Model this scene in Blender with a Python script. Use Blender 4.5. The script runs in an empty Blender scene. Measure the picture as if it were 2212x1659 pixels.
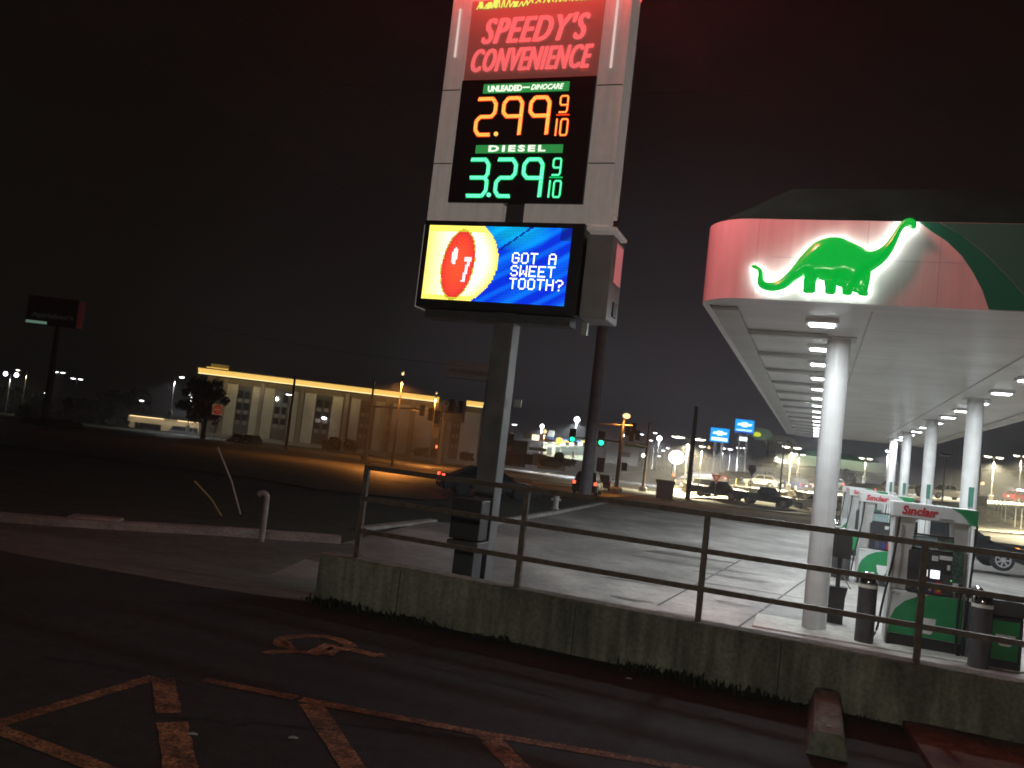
import bpy, bmesh, math, random
import numpy as np
from mathutils import Matrix, Vector
random.seed(7)
SC = bpy.context.scene
COL = SC.collection
R = math.radians
HAZE = .0017
# ------------------------------------------------------------------ camera
PITCH, ROLL, AZ = .0672, .1137, .3458
FPX, CX, CY, CZ = 1866., 1106., 829.5, 1.9
fw = Vector((0, math.cos(PITCH), math.sin(PITCH)))
r0 = Vector((1, 0, 0)); u0 = r0.cross(fw)
rr = r0*math.cos(ROLL) + u0*math.sin(ROLL)
uu = -r0*math.sin(ROLL) + u0*math.cos(ROLL)
cam = bpy.data.cameras.new('camera')
cam.sensor_width = 36.; cam.lens = FPX/2212*36; cam.clip_end = 6000; cam.clip_start = .05
co = bpy.data.objects.new('camera', cam); COL.objects.link(co)
M = Matrix((rr, uu, -fw)).transposed().to_4x4(); M.translation = Vector((0, 0, CZ))
co.matrix_world = M
SC.camera = co
# ------------------------------------------------------------------ world: night sky with town glow
W = bpy.data.worlds.new('World'); SC.world = W; W.use_nodes = True
nt = W.node_tree; nt.nodes.clear()
out = nt.nodes.new('ShaderNodeOutputWorld'); bg = nt.nodes.new('ShaderNodeBackground')
tc = nt.nodes.new('ShaderNodeTexCoord')
def vdot(vec):
    n = nt.nodes.new('ShaderNodeVectorMath'); n.operation = 'DOT_PRODUCT'
    nt.links.new(tc.outputs['Generated'], n.inputs[0]); n.inputs[1].default_value = vec
    return n.outputs['Value']
def ramp(sock, stops):
    n = nt.nodes.new('ShaderNodeValToRGB')
    e = n.color_ramp.elements
    while len(e) < len(stops): e.new(.5)
    for el, (p, c) in zip(e, stops): el.position = p; el.color = (*c, 1)
    nt.links.new(sock, n.inputs[0]); return n.outputs['Color']
up = vdot((0, 0, 1)); gl = vdot((math.sin(R(11)), math.cos(R(11)), 0.0))
base = ramp(up, [(0, (.0062, .0054, .0042)), (.12, (.0042, .0036, .0028)), (.45, (.0026, .0022, .0018)), (1, (.0022, .0019, .0017))])
glow = ramp(gl, [(.80, (0, 0, 0)), (.93, (.010, .0095, .011)), (1, (.052, .049, .058))])
fade = ramp(up, [(0, (1, 1, 1)), (.18, (.45, .42, .42)), (.5, (.08, .08, .08))])
mu = nt.nodes.new('ShaderNodeMix'); mu.data_type = 'RGBA'; mu.blend_type = 'MULTIPLY'; mu.inputs[0].default_value = 1
nt.links.new(glow, mu.inputs[6]); nt.links.new(fade, mu.inputs[7])
ad = nt.nodes.new('ShaderNodeMix'); ad.data_type = 'RGBA'; ad.blend_type = 'ADD'; ad.inputs[0].default_value = 1
nt.links.new(base, ad.inputs[6]); nt.links.new(mu.outputs[2], ad.inputs[7])
nt.links.new(ad.outputs[2], bg.inputs['Color']); bg.inputs['Strength'].default_value = 1.0
nt.links.new(bg.outputs[0], out.inputs['Surface'])
SC.view_settings.view_transform = 'Standard'; SC.view_settings.look = 'None'
SC.view_settings.exposure = 0; SC.view_settings.gamma = 1
try: SC.cycles.max_bounces = 5; SC.cycles.diffuse_bounces = 3; SC.cycles.sample_clamp_indirect = 4; SC.cycles.filter_width = 1.75
except Exception: pass
# ------------------------------------------------------------------ measuring helpers
CAMP = Vector((0, 0, CZ))
def ray(x, y): return (fw*FPX + rr*(x-CX) - uu*(y-CY)).normalized()
def G(Y): return -.5 if Y < 22 else -.5 - .02*(min(Y, 230)-22)
def at(x, y, Y):
    d = ray(x, y); return CAMP + d*(Y/d.y)
def onz(x, y, z):
    d = ray(x, y); return CAMP + d*((z-CZ)/d.z)
def gnd(x, y):
    lo, hi = 1., 900.
    for _ in range(50):
        m = (lo+hi)/2
        if at(x, y, m).z > G(m): lo = m
        else: hi = m
    return at(x, y, lo)
def proj(P):
    d = Vector(P)-CAMP; z = d.dot(fw); return CX+FPX*d.dot(rr)/z, CY-FPX*d.dot(uu)/z
def zat(P, y):
    lo, hi = -20., 60.
    for _ in range(50):
        m = (lo+hi)/2
        if proj((P[0], P[1], m))[1] > y: lo = m
        else: hi = m
    return lo
d1 = Vector((math.sin(AZ), math.cos(AZ), 0)); d2 = Vector((math.cos(AZ), -math.sin(AZ), 0))
OG = Vector((5.19, 13.89, -.5))
def AB(a, b, z=-.5):
    p = OG + d1*a + d2*b; return Vector((p.x, p.y, z))
# ------------------------------------------------------------------ materials
MATS = {}
def mat(name, col, rough=.6, metal=0., noise=None, emit=None, es=0., bump=None, spec=.5, wave=None):
    if name in MATS: return MATS[name]
    m = bpy.data.materials.new(name); m.use_nodes = True
    n = m.node_tree; b = n.nodes['Principled BSDF']
    b.inputs['Base Color'].default_value = (*col, 1); b.inputs['Roughness'].default_value = rough
    b.inputs['Metallic'].default_value = metal; b.inputs['Specular IOR Level'].default_value = spec
    if emit: b.inputs['Emission Color'].default_value = (*emit, 1); b.inputs['Emission Strength'].default_value = es
    t = n.nodes.new('ShaderNodeTexCoord')
    def mixcol(fac, c1, c2):
        x = n.nodes.new('ShaderNodeMix'); x.data_type = 'RGBA'
        n.links.new(fac, x.inputs[0])
        for i, c in ((6, c1), (7, c2)):
            if isinstance(c, tuple): x.inputs[i].default_value = (*c, 1)
            else: n.links.new(c, x.inputs[i])
        return x.outputs[2]
    def noi(scale, detail=6, stretch=None):
        z = n.nodes.new('ShaderNodeTexNoise'); z.inputs['Scale'].default_value = scale; z.inputs['Detail'].default_value = detail
        if stretch:
            mp = n.nodes.new('ShaderNodeMapping'); mp.inputs['Scale'].default_value = stretch
            n.links.new(t.outputs['Object'], mp.inputs[0]); n.links.new(mp.outputs[0], z.inputs[0])
        else: n.links.new(t.outputs['Object'], z.inputs[0])
        return z.outputs['Fac']
    def rmp(s, a, c):
        z = n.nodes.new('ShaderNodeMapRange'); z.inputs[1].default_value = a; z.inputs[2].default_value = c; n.links.new(s, z.inputs[0]); return z.outputs[0]
    cur = tuple(col)
    if noise:
        for k, nz in enumerate(noise):
            sc, amt = nz[0], nz[1]; st = nz[2] if len(nz) > 2 else None
            f = rmp(noi(sc, 6, st), .35, .65)
            mlt = n.nodes.new('ShaderNodeMix'); mlt.data_type = 'RGBA'; mlt.blend_type = 'MULTIPLY'; mlt.inputs[0].default_value = 1
            if isinstance(cur, tuple): mlt.inputs[6].default_value = (*cur, 1)
            else: n.links.new(cur, mlt.inputs[6])
            tint = nz[3] if len(nz) > 3 else (1, 1, 1)
            c = mixcol(f, (max(0, 1-amt*tint[0]), max(0, 1-amt*tint[1]), max(0, 1-amt*tint[2])), (1+amt*.5,)*3)
            n.links.new(c, mlt.inputs[7]); cur = mlt.outputs[2]
        n.links.new(cur, b.inputs['Base Color'])
    if bump:
        bp = n.nodes.new('ShaderNodeBump'); bp.inputs['Strength'].default_value = bump[1]; bp.inputs['Distance'].default_value = bump[2] if len(bump) > 2 else .01
        n.links.new(noi(bump[0], 8), bp.inputs['Height']); n.links.new(bp.outputs[0], b.inputs['Normal'])
    if wave:
        wv = n.nodes.new('ShaderNodeTexWave'); wv.bands_direction = wave[1]; wv.inputs['Scale'].default_value = wave[0]; wv.wave_profile = 'SAW'
        n.links.new(t.outputs['Object'], wv.inputs[0])
        bp = n.nodes.new('ShaderNodeBump'); bp.inputs['Strength'].default_value = wave[2]; bp.inputs['Distance'].default_value = .01
        n.links.new(rmp(wv.outputs['Fac'], .0, .08), bp.inputs['Height']); n.links.new(bp.outputs[0], b.inputs['Normal'])
    MATS[name] = m; return m
def glowm(name, col, s):
    return mat(name, (.02, .02, .02), .5, emit=col, es=s)
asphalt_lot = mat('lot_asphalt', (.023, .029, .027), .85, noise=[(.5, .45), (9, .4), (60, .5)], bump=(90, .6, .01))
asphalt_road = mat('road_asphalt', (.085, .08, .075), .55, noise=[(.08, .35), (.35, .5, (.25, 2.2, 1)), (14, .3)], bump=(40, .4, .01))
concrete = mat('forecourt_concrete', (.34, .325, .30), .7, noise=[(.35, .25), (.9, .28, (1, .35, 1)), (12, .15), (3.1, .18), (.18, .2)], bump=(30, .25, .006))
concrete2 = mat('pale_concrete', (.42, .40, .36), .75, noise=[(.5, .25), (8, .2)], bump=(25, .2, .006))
wallc = mat('stained_wall_concrete', (.20, .205, .155), .9, noise=[(1.1, .4), (4, .35, (3, 3, .35)), (30, .25)], bump=(35, .5, .01))
grass_m = mat('dry_grass', (.045, .05, .026), .95, noise=[(.2, .4), (3, .5), (40, .5)], bump=(60, .8, .03))
lawn_m = mat('lawn_grass', (.06, .085, .03), .95, noise=[(.3, .4), (5, .4)])
kerbm = mat('kerb_concrete', (.34, .32, .29), .85, noise=[(2, .3), (20, .25)])
railm = mat('brown_rail_paint', (.12, .085, .065), .55, noise=[(14, .4)])
white = mat('white_paint', (.78, .78, .77), .4, noise=[(3, .08)])
fascia_w = mat('fascia_white', (.80, .78, .77), .35, noise=[(1.2, .07), (2.2, .10, (3, 3, .15))])
soffit_m = mat('soffit_panels', (.72, .72, .70), .33, noise=[(.8, .14), (1.5, .10, (.15, 3, 1))], wave=(1.9, 'Y', .5))
mansard = mat('dark_metal_roof', (.008, .058, .048), .85, spec=.05, noise=[(2, .2)])
green_d = mat('deep_green', (.012, .25, .14), .4)
green_m = mat('mid_green', (.02, .26, .095), .4)
colw = mat('column_white', (.84, .84, .83), .42, noise=[(4, .05), (1, .07, (1, 1, 3)), (5, .07, (3, 3, .12))])
steel = mat('brushed_steel', (.42, .42, .42), .38, .75, noise=[(12, .15)])
silver = mat('silver_cladding', (.45, .45, .44), .45, .3, noise=[(6, .12)])
black = mat('black_plastic', (.022, .022, .023), .45, noise=[(8, .3)])
dgrey = mat('dark_grey_paint', (.075, .075, .078), .5, noise=[(8, .2)])
chrome = mat('chrome', (.55, .55, .55), .12, 1.)
rubber = mat('rubber', (.018, .018, .018), .7)
glass_d = mat('dark_glass', (.015, .018, .02), .06, noise=[(1, .2)])
glass_l = mat('pale_display_glass', (.30, .40, .40), .1, noise=[(5, .2)])
polew = mat('weathered_wood', (.07, .052, .042), .9, noise=[(6, .4, (4, 4, .3))])
polem = mat('galvanised_steel', (.30, .29, .27), .5, .3, noise=[(4, .2)])
bark = mat('bark', (.05, .04, .03), .9, noise=[(6, .4)])
leaf = mat('dark_leaves', (.035, .045, .02), .7, noise=[(.8, .5), (6, .4)])
leaf2 = mat('olive_leaves', (.06, .065, .03), .7, noise=[(.8, .5), (6, .4)])
paint_y = mat('worn_orange_yellow_paint', (.34, .17, .08), .8, noise=[(1.3, .5), (9, .6), (45, .8)])
paint_r = mat('worn_red_paint', (.17, .105, .075), .8, noise=[(1.5, .4), (7, .4), (30, .4)])
signwhite = mat('sign_cabinet_white', (.56, .53, .50), .45, emit=(1, .86, .78), es=.11, noise=[(1.2, .12), (9, .08), (2, .22, (4, 4, .25))])  # faint glow stands in for light falling on the sign
# ------------------------------------------------------------------ mesh helpers
class MB:
    def __init__(s): s.v = []; s.f = []
    def add(s, v, f, m=None):
        o = len(s.v)
        s.v += [tuple(m @ Vector(p)) if m else tuple(p) for p in v]
        s.f += [tuple(i+o for i in q) for q in f]; return s
    def box(s, c, d, rz=0, bev=0, m=None):
        x, y, z = d[0]/2, d[1]/2, d[2]/2
        mm = Matrix.Translation(c) @ Matrix.Rotation(rz, 4, 'Z')
        if m: mm = m @ mm
        if bev <= 0:
            v = [(-x, -y, -z), (x, -y, -z), (x, y, -z), (-x, y, -z), (-x, -y, z), (x, -y, z), (x, y, z), (-x, y, z)]
            return s.add(v, [(0, 3, 2, 1), (4, 5, 6, 7), (0, 1, 5, 4), (1, 2, 6, 5), (2, 3, 7, 6), (3, 0, 4, 7)], mm)
        bm = bmesh.new(); bmesh.ops.create_cube(bm, size=1)
        for q in bm.verts: q.co = Vector((q.co.x*d[0], q.co.y*d[1], q.co.z*d[2]))
        bmesh.ops.bevel(bm, geom=bm.edges[:], offset=bev, segments=2, affect='EDGES', profile=.5)
        bm.verts.ensure_lookup_table(); bm.verts.index_update()
        v = [q.co.copy() for q in bm.verts]; f = [[w.index for w in q.verts] for q in bm.faces]; bm.free()
        return s.add(v, f, mm)
    def prism(s, pts, y0, y1, m=None, axis='xz'):
        n = len(pts)
        if axis == 'xz': v = [(p[0], y0, p[1]) for p in pts]+[(p[0], y1, p[1]) for p in pts]
        elif axis == 'xy': v = [(p[0], p[1], y0) for p in pts]+[(p[0], p[1], y1) for p in pts]
        else: v = [(y0, p[0], p[1]) for p in pts]+[(y1, p[0], p[1]) for p in pts]
        f = [tuple(range(n)), tuple(range(2*n-1, n-1, -1))]+[(i, i+n, (i+1) % n+n, (i+1) % n) for i in range(n)]
        return s.add(v, f, m)
    def tube(s, path, rad, seg=10, cap=True):
        P = [Vector(p) for p in path]; n = len(P)
        rs = rad if isinstance(rad, (list, tuple)) else [rad]*n
        v = []; f = []
        for i, p in enumerate(P):
            t = (P[min(i+1, n-1)]-P[max(i-1, 0)]).normalized()
            a = t.cross(Vector((0, 0, 1)) if abs(t.z) < .95 else Vector((1, 0, 0))).normalized(); b = t.cross(a)
            for k in range(seg):
                th = 2*math.pi*k/seg; v.append(p+(a*math.cos(th)+b*math.sin(th))*rs[i])
        for i in range(n-1):
            for k in range(seg):
                k2 = (k+1) % seg; f.append((i*seg+k, i*seg+k2, (i+1)*seg+k2, (i+1)*seg+k))
        if cap: f += [tuple(range(seg)), tuple(range(n*seg-1, (n-1)*seg-1, -1))]
        return s.add(v, f)
    def sqtube(s, a, b, w):
        a, b = Vector(a), Vector(b); t = (b-a).normalized()
        x = t.cross(Vector((0, 0, 1))) if abs(t.z) < .95 else Vector((d2.x, d2.y, 0)); x.normalize(); y = t.cross(x)
        h = w/2; v = []
        for p in (a, b):
            for sx, sy in ((-1, -1), (1, -1), (1, 1), (-1, 1)): v.append(p+x*h*sx+y*h*sy)
        return s.add(v, [(0, 1, 2, 3), (7, 6, 5, 4), (0, 4, 5, 1), (1, 5, 6, 2), (2, 6, 7, 3), (3, 7, 4, 0)])
    def lathe(s, prof, c=(0, 0, 0), seg=20, cap=True):
        n = len(prof); v = []; f = []
        for k in range(seg):
            th = 2*math.pi*k/seg
            for r_, z in prof: v.append((c[0]+r_*math.cos(th), c[1]+r_*math.sin(th), c[2]+z))
        for k in range(seg):
            k2 = (k+1) % seg
            for i in range(n-1): f.append((k*n+i, k2*n+i, k2*n+i+1, k*n+i+1))
        if cap: f += [tuple(k*n for k in range(seg-1, -1, -1)), tuple(k*n+n-1 for k in range(seg))]
        return s.add(v, f)
    def ball(s, c, r_, seg=12, rings=8):
        rx, ry, rz = r_ if isinstance(r_, (tuple, list)) else (r_,)*3
        v = []; f = []
        for i in range(rings+1):
            ph = math.pi*i/rings
            for k in range(seg):
                th = 2*math.pi*k/seg; v.append((c[0]+rx*math.sin(ph)*math.cos(th), c[1]+ry*math.sin(ph)*math.sin(th), c[2]+rz*math.cos(ph)))
        for i in range(rings):
            for k in range(seg):
                k2 = (k+1) % seg; f.append((i*seg+k, (i+1)*seg+k, (i+1)*seg+k2, i*seg+k2))
        return s.add(v, f)
    def quad(s, a, b, c, d): return s.add([a, b, c, d], [(0, 1, 2, 3)])
    def build(s, name, material, parent=None, loc=(0, 0, 0), rz=0, smooth=False):
        me = bpy.data.meshes.new(name); me.from_pydata([tuple(p) for p in s.v], [], s.f); me.update()
        if smooth:
            me.polygons.foreach_set('use_smooth', [True]*len(me.polygons))
            try: me.set_sharp_from_angle(angle=R(40))
            except Exception: pass
        me.materials.append(material)
        o = bpy.data.objects.new(name, me); COL.objects.link(o)
        if parent: o.parent = parent
        o.location = loc; o.rotation_euler = (0, 0, rz)
        return o
def tag(o, label, cat, group=None):
    o['label'] = label; o['category'] = cat
    if group: o['group'] = group
    return o
def thing(name, label, cat, loc=(0, 0, 0), rz=0, group=None):
    o = bpy.data.objects.new(name, None); o.empty_display_size = .2; COL.objects.link(o)
    o.location = loc; o.rotation_euler = (0, 0, rz); return tag(o, label, cat, group)
def struct(o): o['kind'] = 'structure'; return o
def stuff(o): o['kind'] = 'stuff'; return o
def sheet(name, pts, m):
    b = MB(); b.add([tuple(p) for p in pts], [tuple(range(len(pts)))]); o = b.build(name, m)
    if o.data.polygons[0].normal.z < 0: o.data.flip_normals()
    return struct(o)
def drape(o, lift):
    bm = bmesh.new(); bm.from_mesh(o.data); bmesh.ops.triangulate(bm, faces=bm.faces[:])
    for y in (14, 18, 22, 40, 70, 110, 160, 230):
        bmesh.ops.bisect_plane(bm, geom=bm.verts[:]+bm.edges[:]+bm.faces[:], plane_co=(0, y, 0), plane_no=(0, 1, 0))
    for v in bm.verts: v.co.z = G(v.co.y)+lift
    bmesh.ops.recalc_face_normals(bm, faces=bm.faces[:])
    if sum(f.normal.z for f in bm.faces) < 0: bmesh.ops.reverse_faces(bm, faces=bm.faces[:])
    bm.to_mesh(o.data); bm.free(); return o
def dup(root, loc, rz, label, group=None):
    r = root.copy(); COL.objects.link(r); r.location = loc; r.rotation_euler = (0, 0, rz); r['label'] = label
    if group: r['group'] = group
    for ch in list(root.children):
        c = ch.copy(); COL.objects.link(c); c.parent = r
        for g in ch.children:
            d = g.copy(); COL.objects.link(d); d.parent = c
    return r
def light(name, kind, loc, power, col, size=.2, parent=None, rot=(0, 0, 0), spot=None, shape=None):
    l = bpy.data.lights.new(name, kind); l.energy = power; l.color = col
    if kind == 'AREA':
        if shape: l.shape = 'RECTANGLE'; l.size, l.size_y = shape
        else: l.size = size
    else: l.shadow_soft_size = size
    if kind == 'SPOT': l.spot_size = R(spot or 150); l.spot_blend = .6
    o = bpy.data.objects.new(name, l); COL.objects.link(o); o.location = loc; o.rotation_euler = rot
    if parent: o.parent = parent
    return o
def textmb(s, w, h, ext=.01, shear=0., bold=0., m=None, spacing=1.):
    c = bpy.data.curves.new('t', 'FONT'); c.body = s; c.size = 1; c.shear = shear; c.offset = bold; c.extrude = .1; c.space_character = spacing; c.resolution_u = 3
    o = bpy.data.objects.new('t', c); COL.objects.link(o)
    dg = bpy.context.evaluated_depsgraph_get(); me = bpy.data.meshes.new_from_object(o.evaluated_get(dg))
    v = np.array([q.co[:] for q in me.vertices]); f = [tuple(p.vertices) for p in me.polygons]
    bpy.data.objects.remove(o); bpy.data.curves.remove(c); bpy.data.meshes.remove(me)
    mn, mx = v.min(0), v.max(0)
    v = (v-(mn+mx)/2)/(mx-mn)*np.array([w, h, ext])
    # local: x right, z up, face towards -y
    v = np.stack([v[:, 0], -v[:, 2], v[:, 1]], 1)
    b = MB(); b.add([tuple(p) for p in v], f, m); return b
T = Matrix.Translation

# ================================================================== GROUND AND ROADS
nY = [-40, 22, 40, 70, 110, 160, 230, 400, 800]; nX = [-800, -400, -120, -40, 0, 40, 120, 400, 800]
b = MB(); v = [(x, y, G(y)-.03) for y in nY for x in nX]; n = len(nX)
b.add(v, [(j*n+i, j*n+i+1, (j+1)*n+i+1, (j+1)*n+i) for j in range(len(nY)-1) for i in range(n-1)])
struct(b.build('ground', grass_m))
WA, WB = Vector((-1.78, 9.47, 0)), Vector((8.6, 5.0, 0)); wd = (WB-WA).normalized(); wn = Vector((-wd.y, wd.x, 0))
LE = [Vector((-1.78, 9.2, 0)), Vector((-3.1, 9.4, 0)), Vector((-5.2, 9.95, 0)), Vector((-9, 11.3, 0)), Vector((-40, 22, 0))]
nl = [(-40, -12, 0), (30, -12, 0), (30, WA.y+wd.y/wd.x*(30-WA.x), 0)]+[(WA.x, WA.y-.02, 0)]+[tuple(p) for p in LE]
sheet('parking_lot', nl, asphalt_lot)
# driveway apron sloping from lot edge down to forecourt level
far = [Vector((-1.3, 12.6, -.49)), Vector((-3.3, 13.2, -.49)), Vector((-5.5, 14.0, -.49)), Vector((-9.2, 15.2, -.49)), Vector((-40, 27, -.49))]
far2 = [onz(760, 1174, -.486), onz(640, 1169, -.486), onz(480, 1158, -.486), onz(200, 1142, -.486), onz(-500, 1100, -.486)]
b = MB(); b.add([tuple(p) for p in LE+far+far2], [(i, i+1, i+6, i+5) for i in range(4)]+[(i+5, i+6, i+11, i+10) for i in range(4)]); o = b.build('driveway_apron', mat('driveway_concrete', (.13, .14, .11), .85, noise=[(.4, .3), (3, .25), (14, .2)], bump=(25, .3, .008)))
if o.data.polygons[0].normal.z < 0: o.data.flip_normals()
struct(o)
fc = [AB(-12, -9.5, -.488), AB(-4.5, 14, -.488), AB(40, 14, -.488)]
fe = [gnd(1800, 1122), gnd(1500, 1088), gnd(1335, 1082), gnd(1200, 1112), gnd(1065, 1135), gnd(930, 1128), gnd(740, 1174)]
fpts = [(6.0, 6.45, -.488), (16, 2.2, -.488), AB(38, 16, -.52)]+[(p.x, p.y, G(p.y)+.012) for p in fe]+[(-3.3, 13.2, -.488), (-1.3, 12.6, -.488), (-1.6, 9.6, -.488)]
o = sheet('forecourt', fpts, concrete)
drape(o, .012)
# expansion joints in the slab (part of the paving): dark sealed strips
b = MB()
for q0, q1 in [((1590, 1358), (1925, 1120)), ((1420, 1308), (1600, 1210)), ((2120, 1190), (1760, 1135))]:
    p, q = onz(*q0, -.484), onz(*q1, -.484); t = (q-p).normalized(); s_ = Vector((-t.y, t.x, 0))*.022
    b.quad(p-s_, q-s_, q+s_, p+s_)
struct(b.build('forecourt_joints', mat('joint_sealant', (.06, .055, .05), .8)))
b = MB()
for (a, bb, ra, rb) in [(1.2, -1.3, .45, .16), (2.6, -2.4, .7, .2), (-.2, -2.9, .35, .12), (5, -1.6, .8, .25), (8, -3.2, 1.1, .3), (.6, -.75, .22, .1), (-1.2, -.6, .5, .12), (3.4, -1.2, 1.2, .12), (6.2, -2.6, 1.5, .2), (10, -1.4, 1.2, .25), (-.9, -2.0, .3, .15), (1.9, -3.4, .6, .1)]:
    pts = []
    for k in range(18):
        th = 2*math.pi*k/18; w = 1+.25*math.sin(3*th+a)+random.uniform(-.12, .12)
        pts.append(AB(a+rb*w*math.sin(th), bb+ra*w*math.cos(th), -.4835))
    b.add(pts, [tuple(range(18))])
struct(b.build('oil_stains', mat('oil_stain', (.13, .12, .11), .6, noise=[(3, .4)])))
# street
def gp(x, y, lift=.0): p = gnd(x, y); return (p.x, p.y, G(p.y)+lift)
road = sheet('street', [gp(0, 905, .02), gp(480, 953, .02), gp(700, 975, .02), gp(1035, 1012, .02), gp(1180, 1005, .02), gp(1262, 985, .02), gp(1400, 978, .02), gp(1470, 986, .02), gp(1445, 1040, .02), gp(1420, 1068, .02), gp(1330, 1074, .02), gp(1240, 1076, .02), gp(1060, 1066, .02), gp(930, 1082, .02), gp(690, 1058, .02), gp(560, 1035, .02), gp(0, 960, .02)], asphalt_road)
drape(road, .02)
rm = mat('road_paint', (.55, .53, .48), .7, noise=[(2, .5), (12, .4)])
b = MB()
for q in [((1150, 1040), (1330, 1058), 3), ((1255, 1028), (1400, 1016), 2), ((1232, 1065), (1262, 1069), 4), ((800, 1000), (1010, 1024), 1.5), ((850, 1040), (960, 1056), 2), ((1180, 1022), (1240, 1012), 2)]:
    (xa, ya), (xb, yb), w = q
    b.add([gp(xa, ya, .028), gp(xb, yb, .028), gp(xb, yb+w, .028), gp(xa, ya+w, .028)], [(0, 3, 2, 1)])
struct(b.build('road_markings', rm))
def spt(x, y, Y, dz=0): p = at(x, y, Y); return (p.x, p.y, p.z+dz)
def tri_(o):
    bm = bmesh.new(); bm.from_mesh(o.data); bmesh.ops.triangulate(bm, faces=bm.faces[:]); bm.to_mesh(o.data); bm.free(); return o
road3 = tri_(sheet('side_street', [gp(1500, 1088, .022), gp(1745, 1112, .022), gp(1800, 1122, .022), AB(38, 16.1, -.51), AB(30, 34, -.5), spt(2340, 1168, 64), spt(2104, 1146, 68), spt(1900, 1124, 78), spt(1745, 1108.5, 87.5), spt(1500, 1083, 89.5)], asphalt_road))
# dealership apron at street level, lit concrete
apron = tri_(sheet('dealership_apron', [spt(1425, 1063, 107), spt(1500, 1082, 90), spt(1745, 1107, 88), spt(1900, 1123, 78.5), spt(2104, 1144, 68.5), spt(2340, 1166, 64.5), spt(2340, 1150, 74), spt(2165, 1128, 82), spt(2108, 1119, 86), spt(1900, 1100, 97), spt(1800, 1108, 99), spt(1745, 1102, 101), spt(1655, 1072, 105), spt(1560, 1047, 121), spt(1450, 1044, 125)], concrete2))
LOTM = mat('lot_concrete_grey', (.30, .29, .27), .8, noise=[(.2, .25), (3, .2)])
upl = tri_(sheet('dealership_lot', [spt(1440, 1044, 126), spt(1560, 1047, 120), spt(1655, 1058, 112), spt(1700, 1063, 108), spt(1800, 1069, 105), spt(1800, 1054, 150), spt(1760, 1040, 180), spt(1500, 1016, 190)], LOTM))
upl2 = tri_(sheet('upper_lot', [spt(1790, 1070, 104), spt(1960, 1080, 102), spt(2100, 1089, 100), spt(2340, 1102, 100), spt(2340, 1092, 170), spt(2000, 1062, 190), spt(1790, 1046, 190)], LOTM))
from mathutils.bvhtree import BVHTree
def bvh(os_):
    V, F = [], []
    for o in os_:
        k = len(V); V += [v.co.copy() for v in o.data.vertices]; F += [[i+k for i in p.vertices] for p in o.data.polygons]
    return BVHTree.FromPolygons(V, F)
SURF = bvh([apron, upl, upl2, road3])
def surf(x, y, fallbackY=100):
    h = SURF.ray_cast(CAMP, ray(x, y))[0]
    return h if h is not None else at(x, y, fallbackY)
def kerb(name, pts, h=.14, w=.22, m=kerbm):
    P = [Vector(p) for p in pts]; b = MB()
    for i in range(len(P)-1):
        a, c = P[i], P[i+1]; t = (c-a); t.z = 0; t.normalize(); nrm = Vector((-t.y, t.x, 0))*w/2; a = a-t*.02; c = c+t*.02
        if i % 2: h2 = h-.003
        else: h2 = h
        v = [a-nrm, c-nrm, c+nrm, a+nrm]; b.add([tuple(x-Vector((0, 0, .05))) for x in v]+[tuple(x+Vector((0, 0, h2))) for x in v], [(0, 3, 2, 1), (4, 5, 6, 7), (0, 1, 5, 4), (1, 2, 6, 5), (2, 3, 7, 6), (3, 0, 4, 7)])
    return struct(b.build(name, m))
kerb('kerb', [gp(-60, 1122), gp(120, 1136), gp(300, 1146), gp(500, 1157), gp(640, 1167), gp(732, 1174)], .15, .3)
kerb('kerb', [gp(1066, 1133), gp(1200, 1110), gp(1330, 1083), gp(1500, 1088)], .13, .2)
kerb('kerb', [gp(700, 973), gp(900, 996), gp(1035, 1010)], .15, .3)
kerb('kerb', [gp(780, 1144), gp(935, 1126)], .06, .25)
stone_m = mat('rock_face', (.40, .34, .28), .9, noise=[(.6, .4), (4, .4)], bump=(6, .8, .08))
# grass island between forecourt and street, slightly raised
b = MB(); isl = [gp(1066, 1130, .05), gp(1200, 1107, .05), gp(1330, 1081, .05), gp(1240, 1079, .05), gp(1080, 1072, .05), gp(960, 1088, .05), gp(940, 1100, .05)]
sheet('grass_island', isl, grass_m)

# ================================================================== RETAINING WALL AND RAILING (near)
wall = MB(); L = (WB-WA).length
prof = [(-.13, -.55), (.13, -.55), (.13, .485), (.10, .5), (-.10, .5), (-.13, .485)]
b = MB(); nseg = 6
for k in range(nseg+1):
    p = WA+wd*(L*k/nseg)
    for (o_, z) in prof: b.v.append(tuple(p+wn*(o_)+Vector((0, 0, z))))
m_ = len(prof)
for k in range(nseg):
    for i in range(m_):
        j = (i+1) % m_; b.f.append((k*m_+i, (k+1)*m_+i, (k+1)*m_+j, k*m_+j))
b.f += [tuple(range(m_)), tuple(range((nseg+1)*m_-1, nseg*m_-1, -1))]
tag(b.build('retaining_wall', wallc), 'low stained concrete wall carrying the brown railing, weeds along its foot', 'wall')
wl = bpy.data.objects['retaining_wall']
b = MB()
for s_ in (1.0, 2.9, 4.75, 6.6, 8.6):
    p = WA+wd*s_-wn*.1315
    b.box((p.x, p.y, .2), (.012, .004, .56), rz=math.atan2(wd.y, wd.x))
b.build('wall_joint', mat('joint_dark', (.06, .06, .05), .9), wl)
rail = thing('railing', 'brown painted metal railing of three bars on the low concrete wall', 'railing', WA)
PZ = [.5, 1.46]
posts = [Vector((-1.46, 9.27, 0)), Vector((.24, 8.51, 0)), Vector((1.905, 7.89, 0)), Vector((3.53, 7.15, 0)), Vector((5.2, 6.45, 0)), Vector((6.9, 5.73, 0))]
posts = [WA+wd*((p-WA).dot(wd)) for p in posts]
for p in posts:
    b = MB(); b.sqtube(p-WA+Vector((0, 0, .46)), p-WA+Vector((0, 0, 1.435)), .052); b.build('post', railm, rail)
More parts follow.
